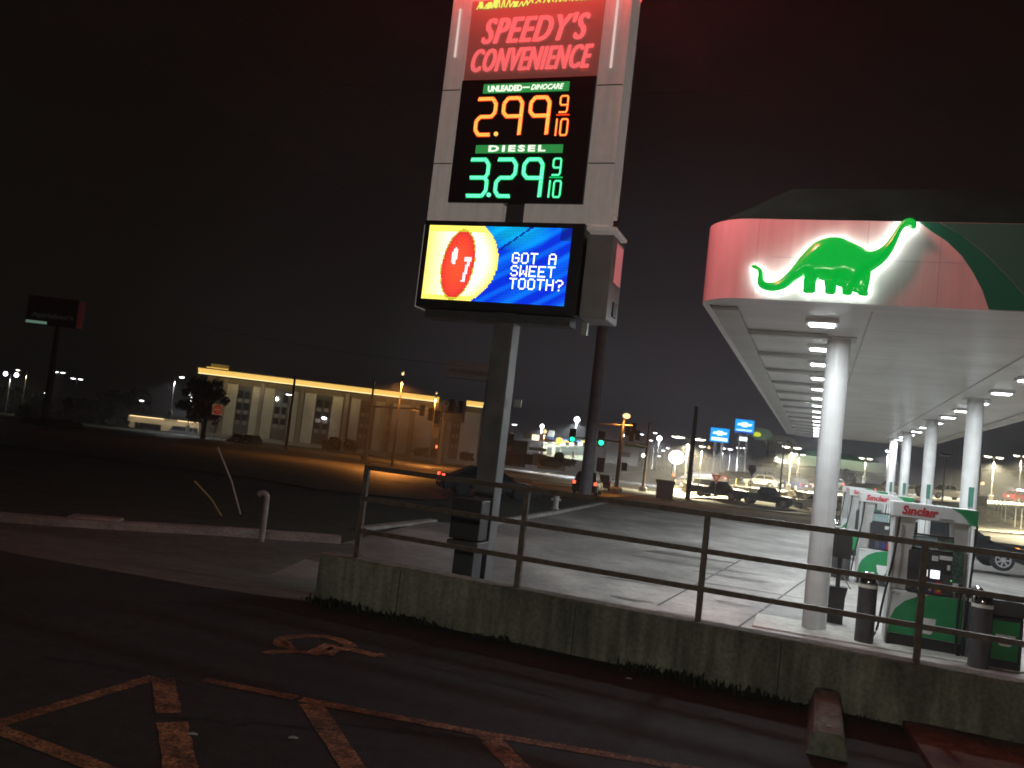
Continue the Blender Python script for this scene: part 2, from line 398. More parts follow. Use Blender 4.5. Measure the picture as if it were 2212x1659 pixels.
e0, e1 = posts[0]-wd*.026-WA, posts[-1]+wd*1-WA
for z in (1.46, 1.125, .785):
    b = MB(); b.sqtube(e0+Vector((0, 0, z)), e1+Vector((0, 0, z)), .05 if z > 1.3 else .046); b.build('rail', railm, rail)
# weeds at wall foot
b = MB()
def blades(b, c, n, r_, h):
    for _ in range(n):
        p = c+Vector((random.gauss(0, r_), random.gauss(0, r_*.4), 0)); a = random.uniform(0, 6.28); ln = h*random.uniform(.4, 1.2); lean = Vector((math.cos(a), math.sin(a), 0))*ln*random.uniform(.2, .9); w = Vector((-math.sin(a), math.cos(a), 0))*random.uniform(.006, .016)
        tip = p+lean+Vector((0, 0, ln)); mid = p+lean*.4+Vector((0, 0, ln*.6))
        b.add([p-w, p+w, mid+w*.8, mid-w*.8, tip], [(0, 1, 2, 3), (3, 2, 4)])
for k in range(150):
    s_ = random.random()**1.0*7.2; c = WA+wd*s_-wn*.17
    dens = .35+.65*(math.sin(s_*2.1)+math.sin(s_*5.3+1) > .3)
    blades(b, c, int(10*dens), .06, random.uniform(.02, .075)*dens)
for s_, n_, h_ in ((.3, 90, .08), (.55, 50, .07), (3.75, 70, .07), (3.95, 40, .1), (4.6, 50, .08), (5.1, 40, .07), (2.2, 40, .06), (4.25, 60, .07)): blades(b, WA+wd*s_-wn*.19, n_, .14, h_)
stuff(b.build('weeds', mat('weed_leaves', (.016, .021, .011), .8)))

# ---------------- lot markings
def strip(b, q0, q1, w, z=.004):
    p, q = onz(*q0, z), onz(*q1, z); t = (q-p).normalized(); s_ = Vector((-t.y, t.x, 0))*w/2
    N = 14
    prev = None
    for i in range(N+1):
        c = p.lerp(q, i/N); wob = 1+random.uniform(-.08, .08)
        cur = (c-s_*wob, c+s_*wob)
        if prev: b.quad(prev[0], cur[0], cur[1], prev[1])
        prev = cur
b = MB()
strip(b, (0, 1562), (335, 1462), .105); strip(b, (440, 1468), (640, 1507), .10); strip(b, (650, 1510), (1025, 1581), .10, .005); strip(b, (1025, 1581), (1540, 1668), .10)
strip(b, (352, 1466), (365, 1540), .15); strip(b, (372, 1560), (402, 1720), .17)
strip(b, (672, 1520), (790, 1700), .15); strip(b, (1050, 1586), (1200, 1740), .15); strip(b, (-30, 1565), (330, 1700), .11)
struct(b.build('parking_lines', paint_y))
b = MB()
def pw(*pts): return [onz(x, y, .005) for x, y in pts]
zz = lambda x, y: ((1000+.678*x)/1.8228, (2100+.678*y)/1.8228)
def band(pts, w):
    P = [onz(*zz(*q), .0055) for q in pts]; prev = None
    for i, c in enumerate(P):
        t = (P[min(i+1, len(P)-1)]-P[max(i-1, 0)]); t.z = 0; t.normalize(); s_ = Vector((-t.y, t.x, 0))*w/2; cur = (c-s_, c+s_)
        if prev: b.quad(prev[0], cur[0], cur[1], prev[1])
        prev = cur
band([(185, 660), (150, 640), (160, 612), (230, 598), (320, 596), (420, 601), (490, 615), (545, 640), (565, 658)], .12)
band([(190, 625), (180, 640), (215, 665), (240, 672)], .09)
band([(75, 700), (110, 688), (230, 683), (300, 694)], .11)
band([(330, 702), (400, 670), (450, 645)], .13)
band([(420, 704), (470, 668), (560, 672), (640, 690), (690, 706), (760, 706)], .12)
struct(b.build('wheelchair_symbol', paint_y))
b = MB()
for (x0_, y0_, x1_, y1_, sd) in ((330, 1545, 700, 1575, 1), (700, 1560, 1060, 1600, 2), (560, 1395, 830, 1412, 3), (1250, 1450, 1700, 1600, 4), (120, 1420, 420, 1480, 5), (900, 1430, 1240, 1520, 6)):
    rnd = random.Random(sd); p, q = onz(x0_, y0_, .0045), onz(x1_, y1_, .0045); pr_ = None
    for i in range(31):
        c = p.lerp(q, i/30)+Vector((rnd.gauss(0, .025), rnd.gauss(0, .025), 0)); w_ = rnd.uniform(.004, .013); cur = (c-Vector((0, w_, 0)), c+Vector((0, w_, 0)))
        if pr_: b.quad(pr_[0], cur[0], cur[1], pr_[1])
        pr_ = cur
struct(b.build('asphalt_cracks', mat('crack_black', (.008, .008, .008), .9)))
# wheel stop
ws = [onz(1786, 1494, .17), onz(1786, 1720, .17)]
c0 = onz(1783, 1500, .0); c1 = onz(1788, 1740, .0); t = (c1-c0); t.z = 0; t.normalize()
wsr = thing('wheel_stop', 'chipped concrete wheel stop with faded orange paint, end on to the low wall', 'wheel stop', c0, math.atan2(t.y, t.x))
b = MB(); b.prism([(-.14, -.01), (.14, -.01), (.10, .15), (.075, .165), (-.075, .165), (-.10, .15)], 0, 1.85, axis='yz')
bm_ = mat('wheel_stop_concrete', (.17, .20, .165), .9, noise=[(2.2, .4, None, (.3, .9, 1.2)), (18, .35)], bump=(25, .5, .01))
b.build('block', bm_, wsr)
b = MB(); b.box((.55, 0, .1685), (.16, .085, .005)); b.build('worn_patch', mat('worn_tar', (.13, .12, .11), .9), wsr)
for x in (.1, 1.7):
    b = MB(); b.lathe([(.016, 0), (.016, .012), (.006, .016)], (x, 0, .162), 10); b.build('anchor_pin', polem, wsr)
# red painted pad lower right
P = [onz(1950, 1556, .055), onz(2110, 1580, .055), onz(2330, 1618, .055), onz(2330, 1760, .055), onz(2085, 1760, .055), onz(2010, 1650, .055)]
b = MB(); n = len(P); b.add([tuple(p) for p in P]+[(p.x, p.y, -.01) for p in P], [tuple(range(n))]+[(i, i+n, (i+1) % n+n, (i+1) % n) for i in range(n)])
o = b.build('painted_pad', paint_r); struct(o)
# litter
for k, (x, y, lab) in enumerate([(632, 1597, 'small white paper scrap on the dark lot beside a thick yellow stripe'), (415, 1589, 'tiny white cigarette butt on the lot near the hatched stripes'), (1358, 1468, 'tiny pale scrap on the asphalt below the middle of the wall')]):
    c = onz(x, y, .003); b = MB(); b.tube([c+Vector((-.025, 0, .008)), c+Vector((.0, .01, .01)), c+Vector((.03, .006, .008))], [.005, .008, .005], 6)
    tag(b.build('litter_scrap', mat('scrap_paper', (.3, .3, .3), .7)), lab, 'litter')

# ================================================================== PRICE SIGN (pylon)
aF = -4.082
SG = thing('pylon_sign', 'tall white pylon sign with red and green fuel prices above a bright video screen', 'pylon sign', AB(aF, -4.28, -.5), -AZ)
ZB = .5  # local z = world z + .5 ; local x = b+4.28 ; local y = depth (behind face +)
X = lambda bb: bb+4.28
def sp(name, mb, m, parent=SG, smooth=False): return mb.build(name, m, parent, smooth=smooth)
b = MB(); b.box((X(-4.28), .19, 1.6+ZB/1), (.285, .285, 4.2+.0), bev=.012); sp('pole', b, mat('pole_grey', (.16, .16, .165), .5, noise=[(3, .25)]))
b = MB(); b.box((X(-4.28), .05, 2.55+ZB+2.55), (.28, .06, .5)); sp('pole_bracket', b, dgrey)
# outer frame pieces: two side posts, crossbars
fr_l, fr_r = -5.575, -2.965
zt_ = 8.11
for (x0, x1) in ((fr_l, -5.283), (-3.335, fr_r)):
    b = MB(); b.box((X((x0+x1)/2), .2, (5.02+zt_)/2+ZB), (x1-x0, .46, zt_-5.02), bev=.012); sp('side_post', b, signwhite)
b = MB()
for z in (6.72, 5.66):
    for (x0, x1) in ((fr_l, -5.29), (-3.33, fr_r)): b.box((X((x0+x1)/2), -.031, z+ZB), (x1-x0-.01, .004, .014))
sp('panel_joint', b, dgrey)
for x0, x1 in ((fr_l, -4.46), (-4.15, fr_r)):
    b = MB(); b.box((X((x0+x1)/2), .1, 4.97+ZB), (x1-x0, .25, .27), bev=.01); sp('crossbar', b, signwhite)
for x_, z0, z1 in ((-5.44, 7.2, 7.9), (-3.16, 6.95, 8.2)):
    b = MB(); b.tube([(X(x_), -.045, z0+ZB), (X(x_), -.045, z1+ZB)], .016, 8); sp('trim_tube', b, glowm('trim_glint_glow', (1, .72, .66), .75))  # bright line along the trim put in as a glow
# store name panel
pan = MB(); pan.box((X(-4.31), .12, (6.865+8.02)/2+ZB), (1.93, .26, 8.02-6.865)); pan = sp('name_panel', pan, mat('name_panel_face', (.42, .36, .34), .6, emit=(.55, .07, .05), es=.10))
lett = mat('red_sign_letters', (.8, .12, .12), .5, emit=(.95, .165, .17), es=.78, noise=[(2.5, .3)])
def boldtext(txt, w, h, cx_, cz_, dx, sp_):
    q = MB()
    for i, o_ in enumerate((0, -dx, dx, -dx/2, dx/2)):
        t_ = textmb(txt, w, h, .02, .33, 0, T((X(cx_)+o_, -.035-.0012*i, cz_+ZB)), sp_); q.add(t_.v, t_.f)
    return q
boldtext("SPEEDY'S", 1.52, .375, -4.29, 7.557, .015, 1.12).build('lettering', lett, pan)
boldtext("CONVENIENCE", 1.73, .325, -4.30, 7.132, .013, 1.12).build('lettering', lett, pan)
# strip of yellow green strokes on the bottom of the brand cabinet
b = MB()
xx = -5.2
while xx < -3.46:
    h = random.uniform(.05, .16); w = random.uniform(.03, .06)
    z0 = 7.90+(.02 if xx > -4.5 else -.01)
    for (xa, za, xb, zb_) in ((xx, z0, xx+w*.9, z0+h), (xx+w*.9, z0+h, xx+w*1.2, z0+.01)):
        dx = .009 if random.random() < .85 else .03
        b.add([(X(xa)-dx, -.02, za+ZB), (X(xa)+dx, -.02, za+ZB), (X(xb)+dx, -.02, zb_+ZB), (X(xb)-dx, -.02, zb_+ZB)], [(0, 1, 2, 3)])
    xx += w*random.choice([1.25, 1.3, 1.9])
b.build('grass_strokes', glowm('yellow_green_glow', (.75, .85, .12), 1.1), pan)
# lit red brand cabinet on top
b = MB(); b.box((X(-4.27), -.05, 8.13+.75+ZB), (2.60, 1.2, 1.5), bev=.04)
redcab = glowm('red_cabinet_glow', (1, .05, .04), 4)
cabt = sp('brand_cabinet', b, redcab)
for nm_, c_, d_, m_ in (('side_face', (X(-2.955), -.05, 8.89+ZB), (.03, 1.1, 1.4), glowm('red_side_glow', (1, .06, .05), 45)), ('side_face', (X(-5.585), -.05, 8.89+ZB), (.03, 1.1, 1.4), glowm('red_side_glow_far', (1, .06, .05), 22)), ('top_glow_panel', (X(-4.27), -.05, 9.655+ZB), (2.5, 1.1, .03), glowm('red_top_glow', (1, .06, .05), 150))):
    b = MB(); b.box(c_, d_); b.build(nm_, m_, cabt)  # glow panels added to redden the haze and the canopy fascia
pL = Vector((X(-2.75), -1.1, 8.35+ZB)); tgt = Vector((X(-.5), .95, 4.8+ZB))
lo = light('fascia_fill_spot', 'SPOT', pL, 760, (1, .23, .25), .35, SG, spot=66)  # added red fill aimed at the canopy fascia, not a fitted lamp
lo.rotation_mode = 'QUATERNION'; lo.rotation_quaternion = (tgt-pL).to_track_quat('-Z', 'Y')
# price panel
pp = MB(); pp.box((X(-4.31), .1, (6.85+5.105)/2+ZB), (1.936, .3, 1.745), bev=.01); pp = sp('price_panel', pp, mat('price_panel_black', (.022, .018, .022), .35, noise=[(3, .3)]))
greenlit = mat('green_lit_strip', (.03, .3, .1), .4, emit=(.03, .30, .065), es=.75)
whitelit = glowm('white_lit_letters', (.95, 1, .85), 1.15)
b = MB(); b.box((X(-4.315), -.06, 6.708+ZB), (1.235, .02, .125)); g1 = b.build('grade_strip', greenlit, pp)
textmb('UNLEADED', .50, .085, .01, 0, .03, T((X(-4.61), -.077, 6.70+ZB))).build('lettering', whitelit, g1)
textmb('DINOCARE', .46, .075, .01, .3, .012, T((X(-4.0), -.077, 6.705+ZB))).build('lettering', whitelit, g1)
b = MB(); b.box((X(-4.30), -.077, 6.705+ZB), (.10, .01, .014)); b.build('lettering', whitelit, g1)
b = MB(); b.box((X(-4.315), -.06, 5.85+ZB), (1.25, .02, .11)); g2 = b.build('grade_strip', greenlit, pp)
textmb('DIESEL', .82, .088, .01, 0, .035, T((X(-4.335), -.077, 5.852+ZB)), 1.35).build('lettering', whitelit, g2)
SEG = {  # strokes in unit cell, chamfered
 '2': [[(0, 1), (.8, 1), (1, .86), (1, .62), (.82, .5), (.2, .5), (0, .38), (0, .14), (.2, 0), (.82, 0)]],
 '3': [[(0, 1), (.8, 1), (1, .86), (1, .6), (.86, .5), (.05, .5)], [(.86, .5), (1, .4), (1, .14), (.8, 0), (-.05, 0)]],
 '9': [[(1, .5), (.2, .5), (0, .62), (0, .86), (.2, 1), (.8, 1), (1, .86), (1, 0)]],
 '9s': [[(1, .45), (.15, .45), (0, .55), (0, .9), (.15, 1), (.85, 1), (1, .9), (1, .12), (.85, 0), (0, 0)]],
 '1': [[(.5, 0), (.5, 1)]],
 '0': [[(.15, 0), (0, .12), (0, .88), (.15, 1), (.85, 1), (1, .88), (1, .12), (.85, 0), (.15, 0)]],
}
def leds(ch, x0, z0, w, h, rows, pitch, dr, mat_dot, mat_rim, yf=-.055):
    pathm = MB(); dots = MB(); sl = .0
    for st in SEG[ch]:
        P = [Vector((X(x0+p[0]*w+sl*p[1]), 0, z0+p[1]*h+ZB)) for p in st]
        hw = (rows-1)/2*pitch+dr*1.6
        for i in range(len(P)-1):
            t = (P[i+1]-P[i]).normalized(); nn = Vector((-t.z, 0, t.x))
            a, c = P[i]-t*hw*.35, P[i+1]+t*hw*.35
            yv = Vector((0, yf-.0006*i, 0))
            pathm.add([a-nn*hw+yv, c-nn*hw+yv, c+nn*hw+yv, a+nn*hw+yv], [(0, 1, 2, 3)])
        # dots along the polyline
        tot = sum((P[i+1]-P[i]).length for i in range(len(P)-1)); nd = max(2, int(tot/pitch))
        for r_ in range(rows):
            off = (r_-(rows-1)/2)*pitch
            for k in range(nd+1):
                s_ = tot*(k+(.5 if r_ % 2 else 0))/nd; acc = 0
                for i in range(len(P)-1):
                    ln = (P[i+1]-P[i]).length
                    if s_ <= acc+ln+1e-6:
                        t = (P[i+1]-P[i])/ln; c = P[i]+t*(s_-acc)+Vector((-t.z, 0, t.x))*off+Vector((0, yf-.008, 0))
                        dots.add([c+Vector((dr*math.cos(q*math.pi/3), 0, dr*math.sin(q*math.pi/3))) for q in range(6)], [(5, 4, 3, 2, 1, 0)]); break
                    acc += ln
    d = pathm.build('price_digit', mat_rim, pp); dots.build('led_dots', mat_dot, d)
rim_r, dot_r = glowm('red_led_rim', (1, .05, .01), 1.1), glowm('orange_led_dot', (1, .42, .07), 1.9)
rim_g, dot_g = glowm('green_led_rim', (.0, .6, .13), .9), glowm('green_led_dot', (.15, 1, .55), 1.7)
for ch, x0 in (('2', -4.985), ('9', -4.60), ('9', -4.21)): leds(ch, x0, 6.055, .265, .51, 2, .024, .0125, dot_r, rim_r)
for ch, x0 in (('3', -4.985), ('2', -4.585), ('9', -4.205)): leds(ch, x0, 5.195, .262, .51, 2, .024, .0125, dot_g, rim_g)
for (z9, zb_, z10, md, mr) in ((6.35, 6.315, 6.035, dot_r, rim_r), (5.49, 5.458, 5.19, dot_g, rim_g)):
    leds('9s', -3.795, z9, .105, .225, 1, .021, .0105, md, mr); leds('1', -3.84, z10, .05, .22, 1, .021, .0105, md, mr); leds('0', -3.755, z10, .095, .22, 1, .021, .0105, md, mr)
    b = MB(); b.box((X(-3.74), -.06, zb_+ZB), (.185, .008, .02)); b.build('price_digit', mr, pp)
for z, md in ((6.065, dot_r), (5.21, dot_g)):
    b = MB(); b.lathe([(.03, 0), (.03, .01)], (0, 0, 0), 10); b2 = MB(); b2.add(b.v, b.f, T((X(-4.67), -.055, z+ZB)) @ Matrix.Rotation(R(90), 4, 'X')); b2.build('price_digit', md, pp)
# video screen cabinet
b = MB(); b.box((X(-4.40), .06, 4.225+ZB), (2.30, .34, 1.21), bev=.015)
cab = sp('screen_cabinet', b, mat('screen_cabinet_black', (.02, .02, .026), .4, noise=[(4, .3)]))
textmb('DAKTRONICS', .36, .035, .004, 0, 0, T((X(-4.56), -.113, 4.793+ZB))).build('lettering', dgrey, cab)
textmb('GALAXY', .22, .03, .004, 0, 0, T((X(-3.52), -.113, 4.793+ZB))).build('lettering', dgrey, cab)
for x_ in (-4.77, -4.07):
    b = MB(); b.tube([(X(x_)+.03*math.sin(k*R(30)), .0, 4.86+.03*math.cos(k*R(30))+ZB) for k in range(13)], .009, 6); sp('lifting_eye', b, dgrey)
b = MB(); b.box((X(-5.58), .25, 4.22+ZB), (.10, .44, 1.18), bev=.01); sp('edge_fin', b, signwhite)
b = MB(); b.box((X(-3.035), .24, 4.15+ZB), (.36, .62, 1.10), bev=.015); sp('side_housing', b, mat('housing_grey', (.34, .34, .35), .45, noise=[(3, .15)]))
b = MB(); b.box((X(-3.035), .24, 4.775+ZB), (.40, .66, .05), bev=.012); sp('housing_cap', b, signwhite)
b = MB(); b.box((X(-2.853), .30, 4.38+ZB), (.006, .36, .52)); sp('pink_light_patch', b, mat('pink_light_glow', (.78, .30, .32), .5, emit=(1, .28, .3), es=.28))  # pink light on the housing side put into colour and a glow
b = MB(); b.box((X(-2.848), .30, 3.78+ZB), (.03, .2, .2), bev=.01); sp('meter_box', b, dgrey)
for x_ in (-3.2,):
    b = MB(); b.box((X(x_), .25, 3.50+ZB), (.07, .08, .16)); sp('hanger', b, silver)
b = MB(); b.box((X(-4.40), .16, 3.55+ZB), (2.1, .3, .12), bev=.01); sp('cabinet_base', b, dgrey)
b = MB(); b.box((X(-4.02), .25, 2.93), (.1, .02, .1)); sp('notice_plate', b, silver)
# pixels of the screen
NXP, NZP = 96, 48
F57 = {'G': "01110 10001 10000 10111 10001 10001 01110", 'O': "01110 10001 10001 10001 10001 10001 01110", 'T': "11111 00100 00100 00100 00100 00100 00100", 'A': "01110 10001 10001 11111 10001 10001 10001",
 'S': "01110 10001 10000 01110 00001 10001 01110", 'W': "10001 10001 10001 10101 10101 11011 10001", 'E': "11111 10000 10000 11110 10000 10000 11111", 'H': "10001 10001 10001 11111 10001 10001 10001", '?': "01110 10001 00001 00110 00100 00000 00100", ' ': "00000 "*7}
img = np.zeros((NZP, NXP, 3))
for j in range(NZP):
    for i in range(NXP):
        st = math.sin((i*.62+j*1.0)*.62+1.2*math.sin(i*.05)); st2 = math.sin((i*.7+j)*.23+.6)
        k = max(0, st)*.6+max(0, st2)*.4
        cyan = max(0, 1-((i-58)/26)**2-((j-2)/13)**2)
        c = np.array([.0, .025+.16*k+.30*cyan, .62+.3*k])
        if i > 88 and j < 8: c *= .45
        if abs((i-50)-(14-j)*1.35) < 1.1 and j < 15: c = np.array([0, .01, .28])
        dx, dz = (i-12)/37.5, (j-22)/31.0
        rr_ = dx*dx+dz*dz
        if rr_ < 1 or i < 14:
            e = min(1, max(0, (1-rr_)*2.2)); w = min(1, max(0, (i+2)/20))*e
            c = np.array([1.0, .82+.18*w, .10+.85*w])
            if j < 4 or j > 44: c = np.array([1, .86, .14])
        ex, ez = (i-22.5-(j-24)*-.08)/10.8, (j-24.5)/21.5
        q = ex*ex+ez*ez
        if q < 1:
            c = np.array([.85-.25*max(0, q-.6)*2, .035+.05*(1-q), .03])
            if (ex+.32)**2/.03+(ez+.25)**2/.07 < 1: c = np.array([1, .85, .85])
            if .38 < ex < .8 and -.25 < ez < -.08: c = np.array([.9, .75, .78])
            if abs(ex-.62+ez*.25) < .1 and -.2 < ez < .5: c = np.array([.9, .8, .85])
        elif q < 1.12: c = np.array([.55, .5, .03])
        img[j, i] = c
for r_, line in enumerate(('GOT A', 'SWEET', 'TOOTH?')):
    for k, ch in enumerate(line):
        for y, row in enumerate(F57[ch].split()):
            for x, bit in enumerate(row):
                if bit == '1':
                    jj, ii = 17+r_*8+y-1, 59+k*6+x
                    img[jj, ii] = (1.3, 1.35, 1.35)
                    if ii+1 < NXP and x < 4 and ch in 'GOTAEH' and False: img[jj, ii+1] = 1.2
x0, x1, z0, z1 = X(-5.468), X(-3.415), 3.725+ZB, 4.758+ZB
px, pz = (x1-x0)/NXP, (z1-z0)/NZP
b = MB(); cols = []
for j in range(NZP):
    for i in range(NXP):
        cx_, cz_ = x0+(i+.5)*px, z1-(j+.5)*pz; hx, hz = px*.40, pz*.40
        b.quad((cx_-hx, -.1185, cz_-hz), (cx_+hx, -.1185, cz_-hz), (cx_+hx, -.1185, cz_+hz), (cx_-hx, -.1185, cz_+hz)); cols += [(*img[j, i], 1)]*4
scr_m = bpy.data.materials.new('video_screen_pixels'); scr_m.use_nodes = True; nn = scr_m.node_tree
pb = nn.nodes['Principled BSDF']; pb.inputs['Base Color'].default_value = (.01, .01, .01, 1)
at_ = nn.nodes.new('ShaderNodeAttribute'); at_.attribute_name = 'pixel'; nn.links.new(at_.outputs['Color'], pb.inputs['Emission Color']); pb.inputs['Emission Strength'].default_value = 1.9
o = b.build('video_screen', scr_m, cab)
ca = o.data.color_attributes.new('pixel', 'FLOAT_COLOR', 'CORNER'); ca.data.foreach_set('color', np.array(cols, 'f').ravel())
# bin-like cabinets at the pole foot
cb = thing('utility_cabinet', 'dark stepped metal cabinet standing against the pylon sign pole', 'cabinet', AB(aF-.5, -4.19, -.5), -AZ)
b = MB(); b.box((0, 0, .5), (.27, .3, 1.0), bev=.01); b.build('cabinet_body', mat('cabinet_teal_black', (.035, .045, .048), .5, noise=[(4, .3)]), cb)
b = MB(); b.box((-.03, .02, 1.06), (.42, .4, .11), bev=.012); b.build('shelf', dgrey, cb)
b = MB(); b.box((-.05, .04, 1.38), (.40, .3, .5), bev=.012); b.build('control_box', mat('cabinet_grey_black', (.03, .03, .033), .5), cb)

# ================================================================== FUEL CANOPY (local x=b, y=a, z=world+.5)
CN = thing('fuel_canopy', 'white fuel station canopy with a glowing green dinosaur emblem on its red lit fascia', 'canopy', AB(0, 0, -.5), -AZ)
a0, a1, b0, b1 = -3.15, 36.6, -1.88, 5.2
zs, zf, zr = 4.17+.5, 5.23+.5, 5.95+.5
def rrect(x0, y0, x1, y1, r_, n=8):
    pts = []
    for (cx_, cy_, s_) in ((x0+r_, y0+r_, 180), (x1-r_, y0+r_, 270), (x1-r_, y1-r_, 0), (x0+r_, y1-r_, 90)):
        for k in range(n+1):
            th = R(s_+90*k/n); pts.append((cx_+r_*math.cos(th), cy_+r_*math.sin(th)))
    return pts
outer = rrect(b0, a0, b1, a1, .62); n = len(outer)
inn = rrect(b0+.10, a0+.10, b1-.10, a1-.10, .54)
b = MB(); b.add([(x, y, zs-.02) for x, y in outer]+[(x, y, zf) for x, y in outer]+[(x, y, zs-.02) for x, y in inn]+[(x, y, zf) for x, y in inn],
  [(i, (i+1) % n, (i+1) % n+n, i+n) for i in range(n)]+[((i+1) % n, i, i+2*n, (i+1) % n+2*n) for i in range(n)]+[(i+n, (i+1) % n+n, (i+1) % n+3*n, i+3*n) for i in range(n)])
fas = b.build('fascia', fascia_w, CN, smooth=True)
b = MB()
for x in (-1.15, .2, 1.05, 2.5, 4.1): b.box((x, a0-.0005, (zs+zf)/2), (.006, .003, zf-zs-.02))
b.box((1.8, a0-.0005, 4.72+.5), (5.5, .003, .006))
b.build('fascia_seam', mat('seam_shadow_line', (.5, .48, .47), .6), fas)
# soffit
ic = rrect(b0+.105, a0+.105, b1-.105, a1-.105, .53)
b = MB(); b.add([(x, y, zs) for x, y in ic]+[(x, y, zs+.08) for x, y in ic], [tuple(range(n-1, -1, -1)), tuple(range(n, 2*n))]+[(i, (i+1) % n, (i+1) % n+n, i+n) for i in range(n)])
b.build('soffit', soffit_m, CN)
edge_m = mat('soffit_edge_trim', (.42, .42, .40), .4, noise=[(2, .15)])
b = MB(); b.box((b0+.30, (a0+a1)/2, zs-.03), (.36, a1-a0-1.5, .05), bev=.01); b.box((b1-.30, (a0+a1)/2, zs-.03), (.36, a1-a0-1.5, .05), bev=.01); b.build('edge_trim', edge_m, CN)
for k in range(15):
    y = -.35+2.62*k
    b = MB(); b.box((b0+.48+.62, y, zs-.04), (1.22, .16, .07), bev=.008); b.build('soffit_rib', edge_m, CN)
b = MB()
for x, w in ((.35, .22), (2.75, .22)): b.box((x, 16.7, zs-.008), (.02, 38.5, .012))
b.build('soffit_seam', edge_m, CN)
# mansard roof
top = rrect(b0+.95, a0+.95, b1-.95, a1-.95, .25); bo = rrect(b0+.02, a0+.02, b1-.02, a1-.02, .60)
b = MB(); b.add([(x, y, zf+.005) for x, y in bo]+[(x, y, zr) for x, y in top], [(i, (i+1) % n, (i+1) % n+n, i+n) for i in range(n)]+[tuple(range(n, 2*n))]); b.build('roof', mansard, CN)
# green swooshes on front fascia
def poly(pts, y, m, name, parent, th=.004):
    b = MB(); b.prism(pts, y, y+th); return b.build(name, m, parent)
z5 = lambda z: z+.5
sw1 = [(.78, zf-.004), (.93, z5(5.11)), (1.11, z5(4.99)), (1.29, z5(4.81)), (1.42, z5(4.62)), (1.54, z5(4.40)), (1.63, zs-.01), (2.3, zs-.01), (1.99, z5(4.36)), (1.8, z5(4.58)), (1.54, z5(4.85)), (1.27, z5(5.07)), (1.01, zf-.004)]
poly(sw1, a0-.006, green_d, 'swoosh', fas)
sw2 = [(1.02, zf-.004), (1.275, z5(5.07)), (1.545, z5(4.85)), (1.805, z5(4.58)), (1.995, z5(4.36)), (2.305, zs-.01), (4.5, zs-.01), (4.5, zf-.004), (2.2, zf-.004)]
poly(sw2, a0-.004, mat('pale_green_wash', (.045, .24, .17), .4), 'swoosh', fas)
# dinosaur emblem
DP = [(-1.207, 4.566), (-1.164, 4.588), (-1.104, 4.564), (-1.051, 4.515), (-1.032, 4.455), (-1.033, 4.404), (-0.999, 4.363), (-0.922, 4.355), (-0.83, 4.393), (-0.726, 4.508), (-0.611, 4.693), (-0.494, 4.858), (-0.39, 4.941), (-0.264, 4.98), (-0.117, 4.978), (-0.003, 4.922), (0.111, 4.847), (0.222, 4.806), (0.309, 4.828), (0.4, 4.905), (0.47, 5.024), (0.531, 5.152), (0.595, 5.232), (0.672, 5.253), (0.735, 5.215), (0.752, 5.148), (0.726, 5.108), (0.682, 5.117), (0.653, 5.145), (0.619, 5.135), (0.58, 5.076), (0.546, 4.949), (0.488, 4.791), (0.41, 4.672), (0.294, 4.57), (0.193, 4.488), (0.18, 4.429), (0.222, 4.353), (0.276, 4.239), (0.142, 4.236), (0.134, 4.29), (0.106, 4.351), (0.07, 4.355), (0.05, 4.305), (0.074, 4.238), (-0.051, 4.238), (-0.061, 4.3), (-0.065, 4.418), (-0.1, 4.446), (-0.141, 4.424), (-0.148, 4.355), (-0.116, 4.238), (-0.256, 4.235), (-0.265, 4.29), (-0.269, 4.389), (-0.291, 4.423), (-0.337, 4.429), (-0.371, 4.394), (-0.384, 4.324), (-0.367, 4.241), (-0.534, 4.237), (-0.504, 4.318), (-0.474, 4.409), (-0.488, 4.458), (-0.544, 4.466), (-0.623, 4.402), (-0.727, 4.298), (-0.836, 4.252), (-0.95, 4.241), (-1.048, 4.268), (-1.101, 4.32), (-1.108, 4.401), (-1.095, 4.473), (-1.129, 4.522), (-1.179, 4.54)]
DPa = np.array(DP)
def chaikin(P, k=2):
    for _ in range(k):
        Q = []
        for i in range(len(P)):
            p, q = np.array(P[i]), np.array(P[(i+1) % len(P)]); Q += [p*.75+q*.25, p*.25+q*.75]
        P = Q
    return np.array(P)
DPs = chaikin(DP, 1)
# inflated relief: grid of cells inside outline, height from distance to outline
def inside(P, x, y):
    xs, ys = P[:, 0], P[:, 1]; xj, yj = np.roll(xs, 1), np.roll(ys, 1)
    c = ((ys > y) != (yj > y)) & (x < (xj-xs)*(y-ys)/(yj-ys+1e-12)+xs); return c.sum() % 2 == 1
def dist(P, x, y):
    A = P; B = np.roll(P, -1, 0); d = B-A; t = np.clip(((x-A[:, 0])*d[:, 0]+(y-A[:, 1])*d[:, 1])/((d**2).sum(1)+1e-12), 0, 1)
    return np.sqrt(((A+d*t[:, None]-np.array([x, y]))**2).sum(1)).min()
bm = bmesh.new(); vs = [bm.verts.new((p[0], 0, p[1]+.5)) for p in DPs]; bm.faces.new(vs)
bmesh.ops.triangulate(bm, faces=bm.faces[:])
for _ in range(3):
    es = [e for e in bm.edges if e.calc_length() > .03 and not e.is_boundary]
    bmesh.ops.subdivide_edges(bm, edges=es, cuts=1); bmesh.ops.triangulate(bm, faces=bm.faces[:])
    bmesh.ops.beautify_fill(bm, faces=bm.faces[:], edges=[e for e in bm.edges if not e.is_boundary])
YD = a0-.085
for q in bm.verts:
    dd = dist(DPs, q.co.x, q.co.z-.5); h = .11*math.sqrt(1-(1-min(dd, .16)/.16)**2)
    # belly crease above legs
    q.co.y = YD-.02-h*(1 if q.co.z-.5 > 4.47 else .8)
be = [e for e in bm.edges if e.is_boundary]
ret = bmesh.ops.extrude_edge_only(bm, edges=be)
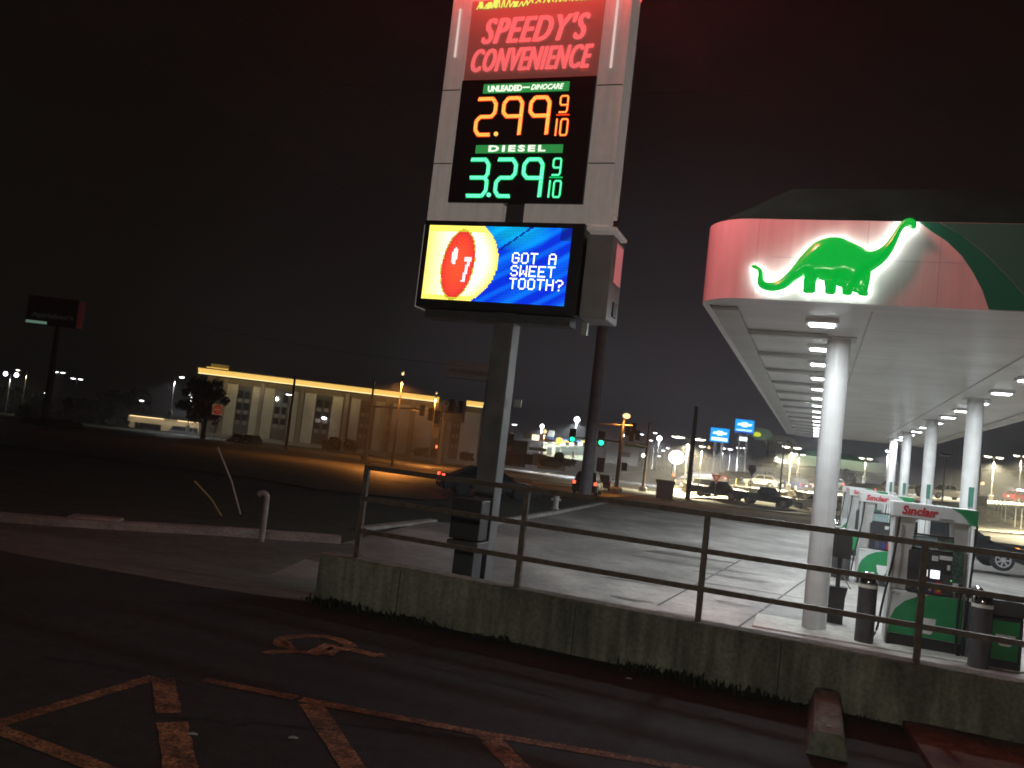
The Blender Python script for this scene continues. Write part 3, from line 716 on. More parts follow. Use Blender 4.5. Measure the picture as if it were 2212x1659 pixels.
for q in [g for g in ret['geom'] if isinstance(g, bmesh.types.BMVert)]: q.co.y = YD+.02
bmesh.ops.recalc_face_normals(bm, faces=bm.faces[:])
me = bpy.data.meshes.new('dinosaur_emblem'); bm.to_mesh(me); bm.free()
me.polygons.foreach_set('use_smooth', [True]*len(me.polygons))
dm = mat('lit_green_plastic', (.01, .32, .06), .18, emit=(.0, .62, .06), es=.62, spec=.8)
me.materials.append(dm); dino = bpy.data.objects.new('dinosaur_emblem', me); COL.objects.link(dino); dino.parent = CN
# light strip round the back of the emblem
ring = []
DC = DPs
for i in range(0, len(DC), 1):
    p, q, o_ = DC[i-1], DC[(i+1) % len(DC)], DC[i]; t = q-p; t = t/np.linalg.norm(t); nrm = np.array([-t[1], t[0]])
    c = o_+nrm*.022
    if not inside(DPs, *c): c = o_-nrm*.022
    ring.append((c[0], YD+.035, c[1]+.5))
ring.append(ring[0])
b = MB(); b.tube(ring, .011, 5, cap=False); b.build('light_strip', glowm('emblem_backlight', (1, .97, 1), 24.), dino)
# columns
def column(bb, aa):
    b = MB(); b.lathe([(.182, 0), (.182, zs)], (bb, aa, 0), 28); c = b.build('column', colw, CN, smooth=True)
    b = MB(); b.box((bb, aa, zs-.01), (.52, .52, .02)); b.build('cap_plate', edge_m, c)
    return c
for aa in (0, 8.1, 16.2, 24.2, 30.9): column(0, aa)
for i, aa in enumerate((8.1, 16.2, 24.2, 30.9)):
    c = column(3.25, aa)
    b = MB(); b.box((3.25+.02, aa-.19, 2.35), (.11, .045, .46), bev=.008); b.build('switch_box', mat('switch_green', (.05, .20, .14), .5), c)
    b = MB(); b.tube([(3.25+.0, aa-.19, 2.12), (3.25+.0, aa-.19, .3)], .012, 6); b.build('conduit', polem, c)
# light fixtures
lens = glowm('led_lens', (.93, .98, 1), 14)
fixt = [(-.27, a) for a in (-1.62, .99, 3.15, 5.75, 8.3, 11.0, 13.7, 16.3, 19.0, 21.6, 24.2, 26.9, 29.5, 32.1, 34.5)]+[(3.4, a) for a in (.7, 3.33, 5.91, 8.55, 11.18, 13.77, 16.6, 19.5, 22.4, 25.0, 27.6, 30.2, 33.0)]
for x, y in fixt:
    b = MB(); b.box((x, y, zs-.03), (.46, .40, .06), bev=.012); f = b.build('light_fixture', white, CN)
    b = MB(); b.box((x, y, zs-.068), (.34, .28, .016), bev=.005); b.build('lens', lens, f)
    light('canopy_light', 'AREA', (x, y, zs-.085), 80, (.90, .965, 1), .3, CN)
# island kerb slabs under each row
for k, aa in enumerate((0, 8.1, 16.2, 24.2)):
    b = MB(); b.box((1.3, aa-.15, .012), (4.4, 1.25, .06), bev=.02); o = b.build('island_slab', concrete2, None, AB(0, aa, -.5), -AZ); struct(o)

# ================================================================== FUEL DISPENSERS
pw_ = mat('dispenser_white', (.62, .63, .62), .4, noise=[(4, .08)])
gd_ = mat('dispenser_green', (.012, .25, .085), .4, noise=[(6, .1)])
gd2 = mat('dispenser_green_light', (.05, .30, .15), .4)
redt = mat('red_script', (.50, .02, .04), .4)
scr_w = glowm('screen_white_glow', (.88, .93, 1), 2.2)
def dispenser(loc, label, number, detail=True):
    D = thing('fuel_dispenser', label, 'fuel dispenser', loc, -AZ, 'fuel dispensers under the canopy')
    Wd, dp = 1.0, .62
    b = MB(); b.box((0, 0, .10), (Wd, dp, .20), bev=.01); b.build('plinth', black, D)
    b = MB(); b.box((0, 0, .525), (Wd, dp, .65), bev=.01); cabn = b.build('lower_cabinet', pw_, D)
    b = MB()
    pts = [(-.50, .21), (.525, .21), (.525, .84)]+[(.525-.0-1.02*math.sin(R(a)), .84-.0-.50*(1-math.cos(R(a)))) for a in range(20, 90, 8)]
    pts = [(-.495, .21), (.495, .21), (.495, .845), (.1, .845), (-.12, .80), (-.30, .70), (-.42, .57), (-.48, .42)]
    b.prism(pts, -dp/2-.006, -dp/2-.001); b.build('green_swoosh', gd_, cabn)
    b = MB(); b.prism([(-.09, .50), (.15, .50), (.13, .34), (.09, .27), (-.02, .27), (-.06, .34)], -dp/2-.012, -dp/2-.007); sh = b.build('shield_emblem', white, cabn)
    b = MB(); b.prism([(.0, .42), (.03, .37), (.07, .42), (.075, .39), (.035, .335), (.0, .36)], -dp/2-.016, -dp/2-.013); b.build('emblem_mark', green_d, sh)
    # silver end columns
    for sx in (-1, 1):
        b = MB(); b.prism([(sx*.50, .86), (sx*.50, 1.94), (sx*.30, 1.94), (sx*.335, 1.55), (sx*.36, .86)] if sx > 0 else [(-.50, .86), (-.30, .86), (-.27, 1.35), (-.22, 1.94), (-.50, 1.94)], -.25, .25); b.build('end_column', silver, D)
        b = MB(); b.box((sx*.517, 0, 1.05), (.03, .58, 2.0), bev=.008); b.build('side_panel', pw_, D)
    # control head
    b = MB(); b.box((.03, -.06, 1.17), (.64, .52, .62), bev=.012); h = b.build('control_head', mat('head_black', (.028, .028, .03), .4, noise=[(6, .2)]), D)
    yf = -.325
    def plate(nm, x, z, w, hh, m, lift=.004, par=h):
        b = MB(); b.box((x, yf-lift, z), (w, .012, hh), bev=.002); return b.build(nm, m, par)
    plate('screen', -.045, 1.165, .055, .10, scr_w); plate('screen', .085, 1.16, .125, .12, scr_w)
    plate('keypad', .26, 1.09, .12, .16, dgrey)
    for x, m in ((-.12, mat('button_navy', (.05, .06, .10), .4)), (.03, mat('button_blue', (.02, .03, .16), .4)), (.145, mat('button_red', (.42, .03, .03), .4))):
        g_ = plate('grade_button', x, .965, .095, .17, m)
        b = MB(); b.box((x, yf-.013, 1.0), (.05, .006, .025)); b.build('button_lamp', glowm('button_glow', (1, .92, .95), 2.0), g_)
        b = MB(); b.lathe([(.02, 0), (.02, .004)], (0, 0, 0), 10); b2 = MB(); b2.add(b.v, b.f, T((x, yf-.011, .925)) @ Matrix.Rotation(R(90), 4, 'X')); b2.build('octane_sticker', mat('sticker_yellow', (.45, .33, .05), .5), g_)
    plate('notice_sticker', .07, 1.395, .085, .075, pw_); plate('notice_sticker', .215, 1.42, .17, .06, pw_)
    b = MB(); b.box((.305, yf-.008, 1.10), (.012, .006, .012)); b.build('status_lamp', glowm('green_status_glow', (.1, 1, .15), 2.5), h)
    textmb(number, .04 if number == '1' else .06, .075, .004, 0, .02, T((.26, yf-.008, 1.285))).build('lettering', white, h)
    # upper open display frame
    for (c, d) in (((.03, -.2, 1.5), (.66, .05, .035)), ((.03, -.2, 1.72), (.66, .05, .03)), ((-.29, -.2, 1.61), (.03, .05, .25)), ((.35, -.2, 1.61), (.03, .05, .25)), ((.03, .05, 1.49), (.66, .4, .02))):
        b = MB(); b.box(c, d, bev=.004); b.build('display_frame', black, D)
    b = MB(); b.box((-.08, -.2, 1.61), (.36, .02, .18)); b.build('display', glass_l, D)
    b = MB(); b.box((.22, -.2, 1.61), (.20, .02, .18)); b.build('advert_card', mat('advert_green', (.06, .14, .08), .4, noise=[(9, .6, None, (.2, 1, 1))]), D)
    b = MB(); b.box((.38, -.30, 1.30), (.15, .05, .55), bev=.006); b.build('price_sticker_panel', mat('sticker_panel_green', (.06, .12, .09), .5, noise=[(30, .7)]), D)
    b = MB(); b.box((.395, -.31, 1.0), (.13, .04, .14), bev=.006); b.build('receipt_box', pw_, D)
    # sign header with arched face
    b = MB(); b.box((.02, 0, 2.06), (1.17, .60, .235), bev=.02); hd = b.build('sign_header', pw_, D)
    b = MB(); b.prism([(.245, 2.172), (.37, 2.10), (.45, 2.02), (.50, 1.944), (.604, 1.944), (.604, 2.172)], -.306, -.302); b.build('green_swoosh', gd_, hd)
    b = MB(); b.prism([(.245, 2.172), (.40, 2.10), (.50, 2.02), (.57, 1.944), (.50, 1.944), (.45, 2.02), (.37, 2.10)], -.309, -.3065); b.build('green_swoosh', gd2, hd)
    b = MB(); b.box((.607, 0, 2.06), (.004, .56, .21)); b.build('header_end', gd_, hd)
    textmb('S\u0131ncla\u0131r', .50, .135, .006, .18, .035, T((-.18, -.306, 2.065))).build('lettering', redt, hd)
    textmb('DINOCARE', .20, .03, .004, .2, .0, T((.19, -.306, 1.985))).build('lettering', dgrey, hd)
    textmb('SINCLAIR', .12, .02, .004, 0, 0, T((-.42, -dp/2-.008, .80))).build('lettering', dgrey, cabn)
    # hoses and nozzles
    for sx, sag in ((-1, 0), (1, 1)):
        x = .575*sx
        if sx < 0: path = [(x+.12, -.32, 1.95), (x+.08, -.36, 1.4), (x-.02, -.38, .7), (x-.08, -.38, .22), (x-.18, -.30, .06), (x-.28, -.2, .10), (x-.1, .0, .4)]
        else: path = [(x+.02, -.34, 1.95), (x-.01, -.36, 1.3), (x-.05, -.38, .6), (x-.08, -.38, .14), (x-.11, -.37, .05), (x-.14, -.36, .12), (x-.15, -.34, .55), (x-.14, -.34, .86)]
        P = [Vector(p) for p in path]; sm = []
        for i in range(len(P)-1):
            p0, p1, p2, p3 = P[max(i-1, 0)], P[i], P[i+1], P[min(i+2, len(P)-1)]
            for k in range(6):
                t = k/6; sm.append(.5*((2*p1)+(-p0+p2)*t+(2*p0-5*p1+4*p2-p3)*t*t+(-p0+3*p1-3*p2+p3)*t**3))
        sm.append(P[-1]); b = MB(); b.tube(sm, .017, 8); b.build('hose', rubber, D, smooth=True)
    b = MB(); b.tube([(.43, -.34, .86), (.44, -.36, 1.0), (.43, -.37, 1.08)], [.03, .035, .03], 8); b.tube([(.43, -.36, 1.06), (.40, -.34, .98), (.39, -.32, .88)], .02, 8); b.build('nozzle', mat('nozzle_black', (.03, .03, .03), .3), D, smooth=True)
    return D
P1 = dispenser(AB(.0, 1.54), 'nearest fuel dispenser with a red script header and a white digit on its black panel', '1')
for k, aa in enumerate((8.05, 16.1, 24.0)):
    lab = ['fuel dispenser directly behind the nearest one, header half hidden', 'third fuel dispenser back with only its header end showing', 'farthest fuel dispenser with a black hose hanging on its left'][k]
    dup(P1, AB(aa, 1.45+.02*k), -AZ, lab)
# bollards
def bollard():
    B = thing('bollard', 'grey bollard with chrome dome between the front column and nearest dispenser', 'bollard', AB(-.55, .71), -AZ, 'chrome topped bollards beside the dispensers')
    b = MB(); b.lathe([(.135, 0), (.135, .90)], seg=24); b.build('post', dgrey, B, smooth=True)
    b = MB(); b.lathe([(.14, .845), (.14, .895)], seg=24); b.build('reflective_band', mat('band_reflective', (.8, .8, .72), .3), B, smooth=True)
    b = MB(); b.lathe([(.138, .90), (.138, .94), (.125, 1.0), (.09, 1.05), (.045, 1.075), (.0, 1.08)], seg=24); b.build('dome', chrome, B, smooth=True)
    return B
B1 = bollard()
for (aa, bb, lab) in ((-.86, 2.19, 'grey bollard standing in front beside the green trash bin'), (-.28, 2.19, 'grey bollard with shiny chrome dome right of the nearest dispenser, behind another bollard'), (7.9, .66, 'grey bollard left of the second dispenser'), (8.3, .52, 'grey bollard half hidden by the front white column'), (16.0, .6, 'distant grey bollard beside the third dispenser')):
    dup(B1, AB(aa, bb), -AZ, lab)
# trash bin
tb = thing('trash_bin', 'black trash bin with a green front panel and white shield emblem', 'trash bin', AB(-.55, 2.52), -AZ)
b = MB(); b.box((0, 0, .38), (.44, .44, .76), bev=.03); b.build('bin_body', black, tb)
b = MB(); b.prism([(-.235, .76), (.235, .76), (.235, .88), (.19, .97), (-.19, .97), (-.235, .88)], -.235, .235); b.box((0, 0, .975), (.3, .3, .02), bev=.008); b.build('bin_lid', mat('bin_lid', (.05, .05, .052), .35), tb)
b = MB(); b.box((0, -.222, .42), (.335, .01, .54), bev=.003); pn = b.build('front_panel', mat('bin_green', (.01, .24, .06), .35), tb)
b = MB(); b.prism([(-.125, .50), (.125, .50), (.115, .40), (.06, .345), (-.06, .345), (-.115, .40)], -.234, -.2285); b.build('shield_emblem', white, pn)
b = MB(); b.prism([(-.03, .42), (0, .39), (.04, .42), (.035, .395), (0, .37), (-.03, .395)], -.239, -.2345); b.build('emblem_mark', green_d, pn)
# windshield washer station beside the front column
vs_ = thing('washer_station', 'black hooded windshield washer stand behind the front white column', 'washer station', AB(1.0, .33), -AZ)
b = MB(); b.prism([(-.12, 0), (.12, 0), (.13, .45), (.16, .62), (-.16, .62), (-.13, .45)], -.12, .12); b.build('pedestal', black, vs_)
b = MB(); b.box((0, 0, .95), (.07, .16, .7)); b.build('stem', black, vs_)
b = MB(); b.prism([(-.17, 1.12), (.15, 1.10), (.17, 1.2), (.17, 1.45), (.13, 1.56), (.03, 1.6), (-.10, 1.56), (-.17, 1.42)], -.16, .16); b.build('hood', mat('hood_black', (.03, .03, .03), .3), vs_)
b = MB(); b.tube([(.05, -.14, .85), (.2, -.16, .62)], .012, 6); b.build('squeegee', polem, vs_)

# ================================================================== VEHICLES (local x forward, z up)
def paint(name, c, metal=.2): return mat(name, c, .22, metal, noise=[(2, .06)], spec=.6)
taillit = glowm('tail_lamp_lit', (1, .06, .03), 5); taildark = mat('tail_lamp_dark', (.25, .01, .01), .3)
headlit = glowm('head_lamp_lit', (1, .96, .85), 6); headdark = mat('head_lamp_clear', (.6, .6, .6), .1); amber = glowm('amber_lamp', (1, .33, .03), 6)
rimm = mat('alloy_rim', (.62, .62, .63), .35, .25); trim_b = mat('trim_black', (.02, .02, .022), .4)
DIM = {'suv': (4.7, 1.86, 1.70), 'pickup': (5.8, 2.0, 1.92), 'sedan': (4.75, 1.84, 1.45), 'van': (5.2, 2.0, 2.0)}
def car(name, label, cat, loc, heading, kind, m, group='vehicles parked across the street', heads=None, tails=None, rim=None):
    L, Wd, H = DIM[kind]; h = L/2; D = thing(name, label, cat, loc, heading, group)
    wr = .36 if kind != 'pickup' else .42; gc = .24 if kind != 'pickup' else .36
    xf, xr = h-.92, -h+ (1.0 if kind != 'pickup' else 1.25)
    def arch(xc): return [(xc+(wr+.07)*math.cos(R(t)), wr+(wr+.07)*math.sin(R(t))) for t in range(180, -1, -30)]
    belt = {'suv': .98, 'pickup': 1.12, 'sedan': .90, 'van': 1.05}[kind]
    low = [(-h+.08, gc)]+[(x, max(z, gc)) for x, z in arch(xr)]+[(x, max(z, gc)) for x, z in arch(xf)]+[(h-.10, gc)]
    if kind == 'pickup': upp = [(h, gc+.2), (h, belt-.12), (h-.12, belt), (h-1.45, belt+.06), (-h+.02, belt+.06), (-h, gc+.25)]
    elif kind == 'suv': upp = [(h, gc+.18), (h-.03, belt-.28), (h-.22, belt-.12), (h-1.2, belt+.03), (-h+.05, belt+.06), (-h, gc+.3)]
    elif kind == 'van': upp = [(h, gc+.18), (h-.05, belt-.15), (h-.9, belt+.05), (-h+.02, belt+.05), (-h, gc+.3)]
    else: upp = [(h, gc+.18), (h-.05, belt-.26), (h-.3, belt-.14), (h-1.25, belt), (-h+.6, belt+.03), (-h+.03, belt-.02), (-h, gc+.3)]
    outl = low+upp; n = len(outl); b = MB(); hw = Wd/2
    cxm = sum(p[0] for p in outl)/n
    ys = [(-hw+.05, .985), (-hw, 1), (hw, 1), (hw-.05, .985)]
    ys = [(-hw, .97, .05), (-hw+.07, 1., 0), (hw-.07, 1., 0), (hw, .97, .05)]
    for y, s_, dz in ys:
        for (x, z) in outl: b.v.append((cxm+(x-cxm)*s_, y, z-(dz if z > belt-.3 else 0)))
    for k in range(3):
        for i in range(n): b.f.append((k*n+i, k*n+(i+1) % n, (k+1)*n+(i+1) % n, (k+1)*n+i))
    b.f += [tuple(range(n-1, -1, -1)), tuple(range(3*n, 4*n))]
    body = b.build('body', m, D)
    # cabin
    if kind == 'pickup': cb_ = [(h-1.5, belt+.05), (h-2.2, H-.02), (h-2.5, H), (h-3.5, H), (h-3.72, belt+.05)]
    elif kind == 'suv': cb_ = [(h-1.15, belt+.02), (h-1.95, H-.03), (h-2.4, H), (-h+.75, H-.05), (-h+.18, belt+.05)]
    elif kind == 'van': cb_ = [(h-.85, belt+.03), (h-1.35, H-.03), (h-1.7, H), (-h+.1, H-.02), (-h+.04, belt+.04)]
    else: cb_ = [(h-1.2, belt-.01), (h-2.05, H-.02), (h-2.4, H), (-h+1.55, H-.03), (-h+.55, belt+.02)]
    def yw(z): return (hw-.08)-(z-belt)/(H-belt)*.20
    def cab(pts, inset=0, out_=0):
        v = [(x, -yw(z)-out_, z) for x, z in pts]+[(x, yw(z)+out_, z) for x, z in pts]; n_ = len(pts)
        return v, [tuple(range(n_-1, -1, -1)), tuple(range(n_, 2*n_))]+[(i, (i+1) % n_, (i+1) % n_+n_, i+n_) for i in range(n_)]
    b = MB(); b.add(*cab(cb_)); b.build('cabin', m, D)
    cz = sum(p[1] for p in cb_)/len(cb_); cxx = sum(p[0] for p in cb_)/len(cb_)
    win = [(cxx+(x-cxx)*.86, cz+.02+(z-cz)*.70) for x, z in cb_]
    xs = [p[0] for p in win]; mid = (max(xs)+min(xs))/2
    for sy in (-1, 1):
        for (lo_, hi_) in ((mid+.04, 99), (-99, mid-.04)):
            # clip polygon at x
            poly_ = win
            for lim, sgn in ((lo_, 1), (hi_, -1)):
                q = []
                for i in range(len(poly_)):
                    p, r_ = poly_[i], poly_[(i+1) % len(poly_)]; a, c = (p[0]-lim)*sgn, (r_[0]-lim)*sgn
                    if a >= 0: q.append(p)
                    if a*c < 0: t = a/(a-c); q.append((p[0]+(r_[0]-p[0])*t, p[1]+(r_[1]-p[1])*t))
                poly_ = q
            b = MB(); b.add([(x, sy*(yw(z)+.008), z) for x, z in poly_], [tuple(range(len(poly_)))]); b.build('side_window', glass_d, D)
    def slant(p, q, nm):
        (xa, za), (xb, zb_) = p, q; t = .12; xa2, za2 = xa+(xb-xa)*t, za+(zb_-za)*t; xb2, zb2 = xa+(xb-xa)*.88, za+(zb_-za)*.88
        nx, nz = (zb_-za), -(xb-xa); ln = math.hypot(nx, nz); nx, nz = nx/ln*.012, nz/ln*.012
        if nm == 'windshield' and nx < 0 or nm == 'rear_window' and nx > 0: nx, nz = -nx, -nz
        b = MB(); b.quad((xa2+nx, -yw(za2)+.07, za2+nz), (xa2+nx, yw(za2)-.07, za2+nz), (xb2+nx, yw(zb2)-.07, zb2+nz), (xb2+nx, -yw(zb2)+.07, zb2+nz)); b.build(nm, glass_d, D)
    slant(cb_[0], cb_[1], 'windshield'); slant(cb_[-1], cb_[-2], 'rear_window')
    for xw in (xf, xr):
        for sy in (-1, 1):
            b = MB(); b.lathe([(wr*.6, -.11), (wr-.03, -.11), (wr, -.08), (wr, .08), (wr-.03, .11), (wr*.6, .11)], seg=20); b2 = MB(); b2.add(b.v, b.f, T((xw, sy*(hw-.13), wr)) @ Matrix.Rotation(R(90), 4, 'X')); w_ = b2.build('wheel', rubber, D)
            b = MB(); mm = T((xw, sy*(hw-.015), wr)) @ Matrix.Rotation(R(90), 4, 'X'); q = MB(); q.lathe([(wr*.62, -.01), (wr*.68, .012), (wr*.57, .012)], seg=20, cap=False); q.lathe([(.06, -.012), (.06, .014)], seg=8)
            for k in range(7):
                th = 2*math.pi*k/7; q.box((math.cos(th)*wr*.33, math.sin(th)*wr*.33, 0), (wr*.55, .045, .02), rz=th)
            b.add(q.v, q.f, mm); b.build('rim', rim or rimm, w_)
    hm = headlit if heads == 'lit' else amber if heads == 'amber' else headdark
    tm = taillit if tails == 'lit' else taildark
    hz = belt-.22 if kind != 'sedan' else belt-.25
    for sy in (-1, 1):
        b = MB(); b.box((h-.06, sy*(hw-.24), hz), (.14, .34, .15), bev=.02); b.build('headlight', hm, D)
        b = MB(); b.box((-h+.04, sy*(hw-.14), belt-.08), (.12, .2, .22 if kind != 'pickup' else .38), bev=.02); b.build('tail_light', tm, D)
        b = MB(); b.box((cb_[0][0]-.25, sy*(hw+.06), belt+.12), (.14, .2, .15), bev=.03); b.build('mirror', m, D)
    b = MB(); b.box((h+.01, 0, gc+.16), (.12, Wd*.92, .24), bev=.03); b.build('bumper', chrome if kind == 'pickup' else trim_b, D)
    b = MB(); b.box((-h-.01, 0, gc+.2), (.12, Wd*.92, .22), bev=.03); b.build('bumper', chrome if kind == 'pickup' else trim_b, D)
    b = MB(); b.box((h-.0, 0, hz-.04), (.06, Wd*.55, .26), bev=.015); b.build('grille', chrome if kind == 'pickup' else trim_b, D)
    b = MB(); b.box((-h-.015, 0, belt-.2), (.03, .34, .16)); b.build('licence_plate', white, D)
    return D
pk, ps = paint('paint_black', (.012, .012, .014)), paint('paint_silver', (.42, .42, .43), .6)
pwh, prd = paint('paint_white', (.74, .74, .72), 0), paint('paint_red', (.32, .015, .02))
pgr, pbl = paint('paint_grey', (.16, .17, .18), .4), paint('paint_navy', (.015, .02, .05))
def face(P, q):  # heading from P to point q
    return math.atan2(q[1]-P[1], q[0]-P[0])
def putcar(x, y, Y, deg, *a, **k):
    p = surf(x, y, Y) if x > 1430 else at(x, y, Y); return car(a[0], a[1], a[2], (p.x, p.y, p.z), R(deg), *a[3:], **k)
# apron pickups (deg: 0 = facing right, -90 = facing camera)
def putg(x, y, deg, *a, **k):
    p = surf(x, y); return car(a[0], a[1], a[2], (p.x, p.y, p.z), R(deg), *a[3:], **k)
putg(1514, 1068, -75, 'pickup_truck', 'silver pickup truck facing forward, just left of the black pickup with chrome bumper', 'pickup truck', 'pickup', ps)
putg(1550, 1077, -38, 'pickup_truck', 'black pickup truck with chrome front bumper behind the yield sign', 'pickup truck', 'pickup', pk)
putg(1654, 1092, -30, 'pickup_truck', 'black pickup truck beside the rough rock retaining face', 'pickup truck', 'pickup', pk)
putg(1765, 1106, -200, 'pickup_truck', 'white pickup truck mostly hidden behind the front white canopy column', 'pickup truck', 'pickup', pwh)
putcar(1497, 1056, 135, -60, 'parked_car', 'dark car half hidden behind the thin dark utility pole', 'car', 'sedan', pgr)
# upper lot
putcar(1640, 1051, 128, 172, 'parked_car', 'white sport utility car parked side on in the raised dealership lot', 'car', 'suv', pwh)
putcar(1560, 1043, 140, -110, 'parked_car', 'red car parked in the raised lot left of the white sport utility car', 'car', 'suv', prd)
putcar(1586, 1040, 146, -60, 'parked_car', 'black sport utility car with a glossy roof behind the red car', 'car', 'suv', pk)
putcar(1608, 1040, 146, -60, 'parked_car', 'dark grey car between the glossy black one and the white sport utility car', 'car', 'suv', pgr)
putcar(1648, 1022, 178, 10, 'pickup_truck', 'grey pickup truck far back near the tall sign posts', 'pickup truck', 'pickup', ps)
putcar(1716, 1059, 118, 110, 'parked_car', 'navy blue sport utility car seen from behind at the lamp post with the thick base', 'car', 'suv', pbl)
putcar(1804, 1056, 140, 80, 'parked_car', 'white car peeking out right of the front canopy column', 'car', 'suv', pwh, tails='lit')
putcar(1850, 1066, 108, 195, 'parked_car', 'black sedan with one red tail lamp above the far dispenser headers', 'car', 'sedan', pk, tails='lit')
putcar(1880, 1066, 112, 200, 'parked_car', 'second black sedan just right of the black sedan with the red lamp', 'car', 'sedan', pk)
putcar(1925, 1068, 140, 170, 'pickup_truck', 'silver pickup truck between the far canopy columns', 'pickup truck', 'pickup', ps)
putcar(1966, 1071, 150, 170, 'parked_car', 'dark car with red tail lamp between the second and third far columns', 'car', 'sedan', pgr, tails='lit')
putcar(2046, 1079, 135, 188, 'pickup_truck', 'white crew cab pickup truck parked above the golden stone wall', 'pickup truck', 'pickup', pwh)
putcar(2203, 1086, 120, 20, 'parked_car', 'red car at the far right edge under the lamp post', 'car', 'suv', prd)
# street traffic
p = gnd(1268, 1068); car('waiting_car', 'dark sport utility car with lit red tail lamps waiting behind the thick dark pole', 'car', (p.x, p.y, G(p.y)+.03), R(78), 'suv', pk, 'cars waiting on the street', tails='lit')
p = gnd(1300, 1062); car('waiting_car', 'dull car just right of the dark sport utility car with red tail lamps', 'car', (p.x+.4, p.y+4, G(p.y)+.03), R(80), 'sedan', pk, 'cars waiting on the street')
p = gnd(1050, 1078); car('passing_car', 'dark sedan with a red tail lamp passing behind the pylon pole', 'car', (p.x, p.y+1.2, G(p.y)+.03), R(12), 'sedan', paint('paint_charcoal', (.03, .032, .036)), 'cars waiting on the street', tails='lit', rim=trim_b)
p = onz(2046, 1214, -.47); car('parked_car', 'black sedan with an amber front lamp at the forecourt edge behind the nearest dispenser', 'car', (p.x, p.y, -.47), R(-14), 'sedan', pk, 'cars on the forecourt', heads='amber')
# hotel side
putcar(515, 962, 125, -95, 'parked_car', 'silver sport utility car parked before the motel wall', 'car', 'suv', ps)
putcar(537, 965, 122, -100, 'parked_car', 'dark car parked close to the silver one before the motel wall', 'car', 'suv', pk)
putcar(389, 946, 150, 178, 'parked_car', 'silver van parked below the dark tree by the motel entrance', 'van', 'van', ps)
putcar(310, 941, 165, 175, 'parked_car', 'white car under the warm lit motel entrance canopy', 'car', 'sedan', pwh)
putcar(205, 936, 165, 175, 'parked_car', 'grey car parked left of the motel entrance, roof rail glinting', 'car', 'suv', pgr)
putcar(232, 939, 165, 185, 'parked_car', 'grey van right beside the grey car left of the motel entrance', 'car', 'van', pgr)
putcar(16, 923, 170, 180, 'parked_car', 'long dark car at the left edge with bright roof glint', 'car', 'sedan', ps)
putcar(45, 925, 160, 180, 'parked_car', 'white van half hidden behind the dark bushes at the left', 'van', 'van', pwh)
putcar(1226, 987, 190, 10, 'pickup_truck', 'pale pickup truck parked at the small shop across the crossing', 'pickup truck', 'pickup', pwh)
putcar(1116, 990, 200, 15, 'parked_car', 'white car in front of the bright shop with yellow signs', 'car', 'suv', pwh)

# ================================================================== LAMPS, POLES, SIGNALS
cool, warmw, sod = (.90, .95, 1.), (1, .88, .56), (1, .34, .06)
Lc, Lw, Ls = glowm('lamp_cool', (.92, .96, 1), 9), glowm('lamp_warm', (1, .93, .74), 7), glowm('lamp_sodium', (1, .68, .34), 1.7)
def lamp(label, xt, yt, base, kind='twin', m=Lc, col=cool, power=0, w=1.4, pr=.09, group='street and lot lamps', pole=polem, conc=True, slope=0, ht=.24, boost=1):
    B = Vector(base); z = zat(B, yt)-B.z
    D = thing('lamp_post', label, 'lamp post', B, 0, group)
    b = MB(); b.tube([(0, 0, 0), (0, 0, z-.1)], [pr*1.15, pr*.8], 10); b.build('pole', pole, D, smooth=True)
    if conc: b = MB(); b.lathe([(pr*3.4, -.3), (pr*3.4, .8), (pr*3.2, .85)], seg=14); b.build('concrete_base', kerbm, D)
    hx = {'twin': (-w/2, w/2), 'single': (0,), 'arm': (w,), 'none': (0,)}[kind]
    for x in hx:
        if kind in ('twin', 'arm'):
            b = MB(); b.tube([(0, 0, z-.25), (x*.85, 0, z-.02)], pr*.5, 6); b.build('arm', pole, D)
        b = MB(); b.box((x, 0, z+.07), (w*.55+.1, .5, .14), bev=.03); hd = b.build('lamp_head', dgrey, D)
        b = MB(); b.ball((x, 0, z-.02-(ht*.5*(boost-1))), (((w*.28+.1) if boost < 1.2 else .30)*boost, .22*boost, (ht*boost/2+.06) if boost < 1.2 else .30*boost), 14, 8); b.build('lens', m, hd, smooth=True)
    if power: light('lamp_light', 'SPOT', (0, -.22, z-.85), power, col, .2, D, spot=165)
    return D
def P_(x, y, Y): return at(x, y, Y)
# dealership lamps: (xtop,ytop, xbase,ybase, Y)
def lp(label, xt, yt, xb, yb, Y=None, **k):
    base = (surf(xb, yb, Y or 100) if xb > 1430 and yb > 1040 else gnd(xb, yb) if Y is None else at(xb, yb, Y)); return lamp(label, xt, yt, base, **k)
lp('tall lamp post with twin heads in the lit kerb island left of the silver pickup', 1490, 946, 1476, 1063, kind='twin', w=2.6, power=60000, m=Lw, col=warmw)
lp('lamp post with a flared white head just right of the thin dark utility pole', 1516, 964, 1509, 1044, Y=140, kind='single', power=20000, m=Lw, col=warmw)
lp('lamp post glowing under the first blue sign, left of its posts', 1562, 968, 1556, 1030, Y=165, kind='single', power=12000)
lp('lamp post glowing between the posts of the first blue sign', 1578, 970, 1572, 1028, Y=172, kind='single', power=0)
lp('lamp post right of the first blue sign and left of the second sign posts', 1596, 967, 1590, 1030, Y=170, kind='single', power=12000)
lp('lamp post immediately left of the second blue sign posts', 1612, 968, 1604, 1030, Y=178, kind='single', power=0)
lp('unlit floodlight post rising through the black pickup bed, thick concrete base', 1689, 955, 1681, 1096, kind='twin', w=.9, m=headdark, pole=mat('pole_bronze', (.18, .16, .13), .5))
lp('bright twin lamp post on a square concrete base beside the navy car', 1710, 966, 1702, 1060, Y=115, kind='twin', w=1.5, power=50000, m=Lw, col=warmw)
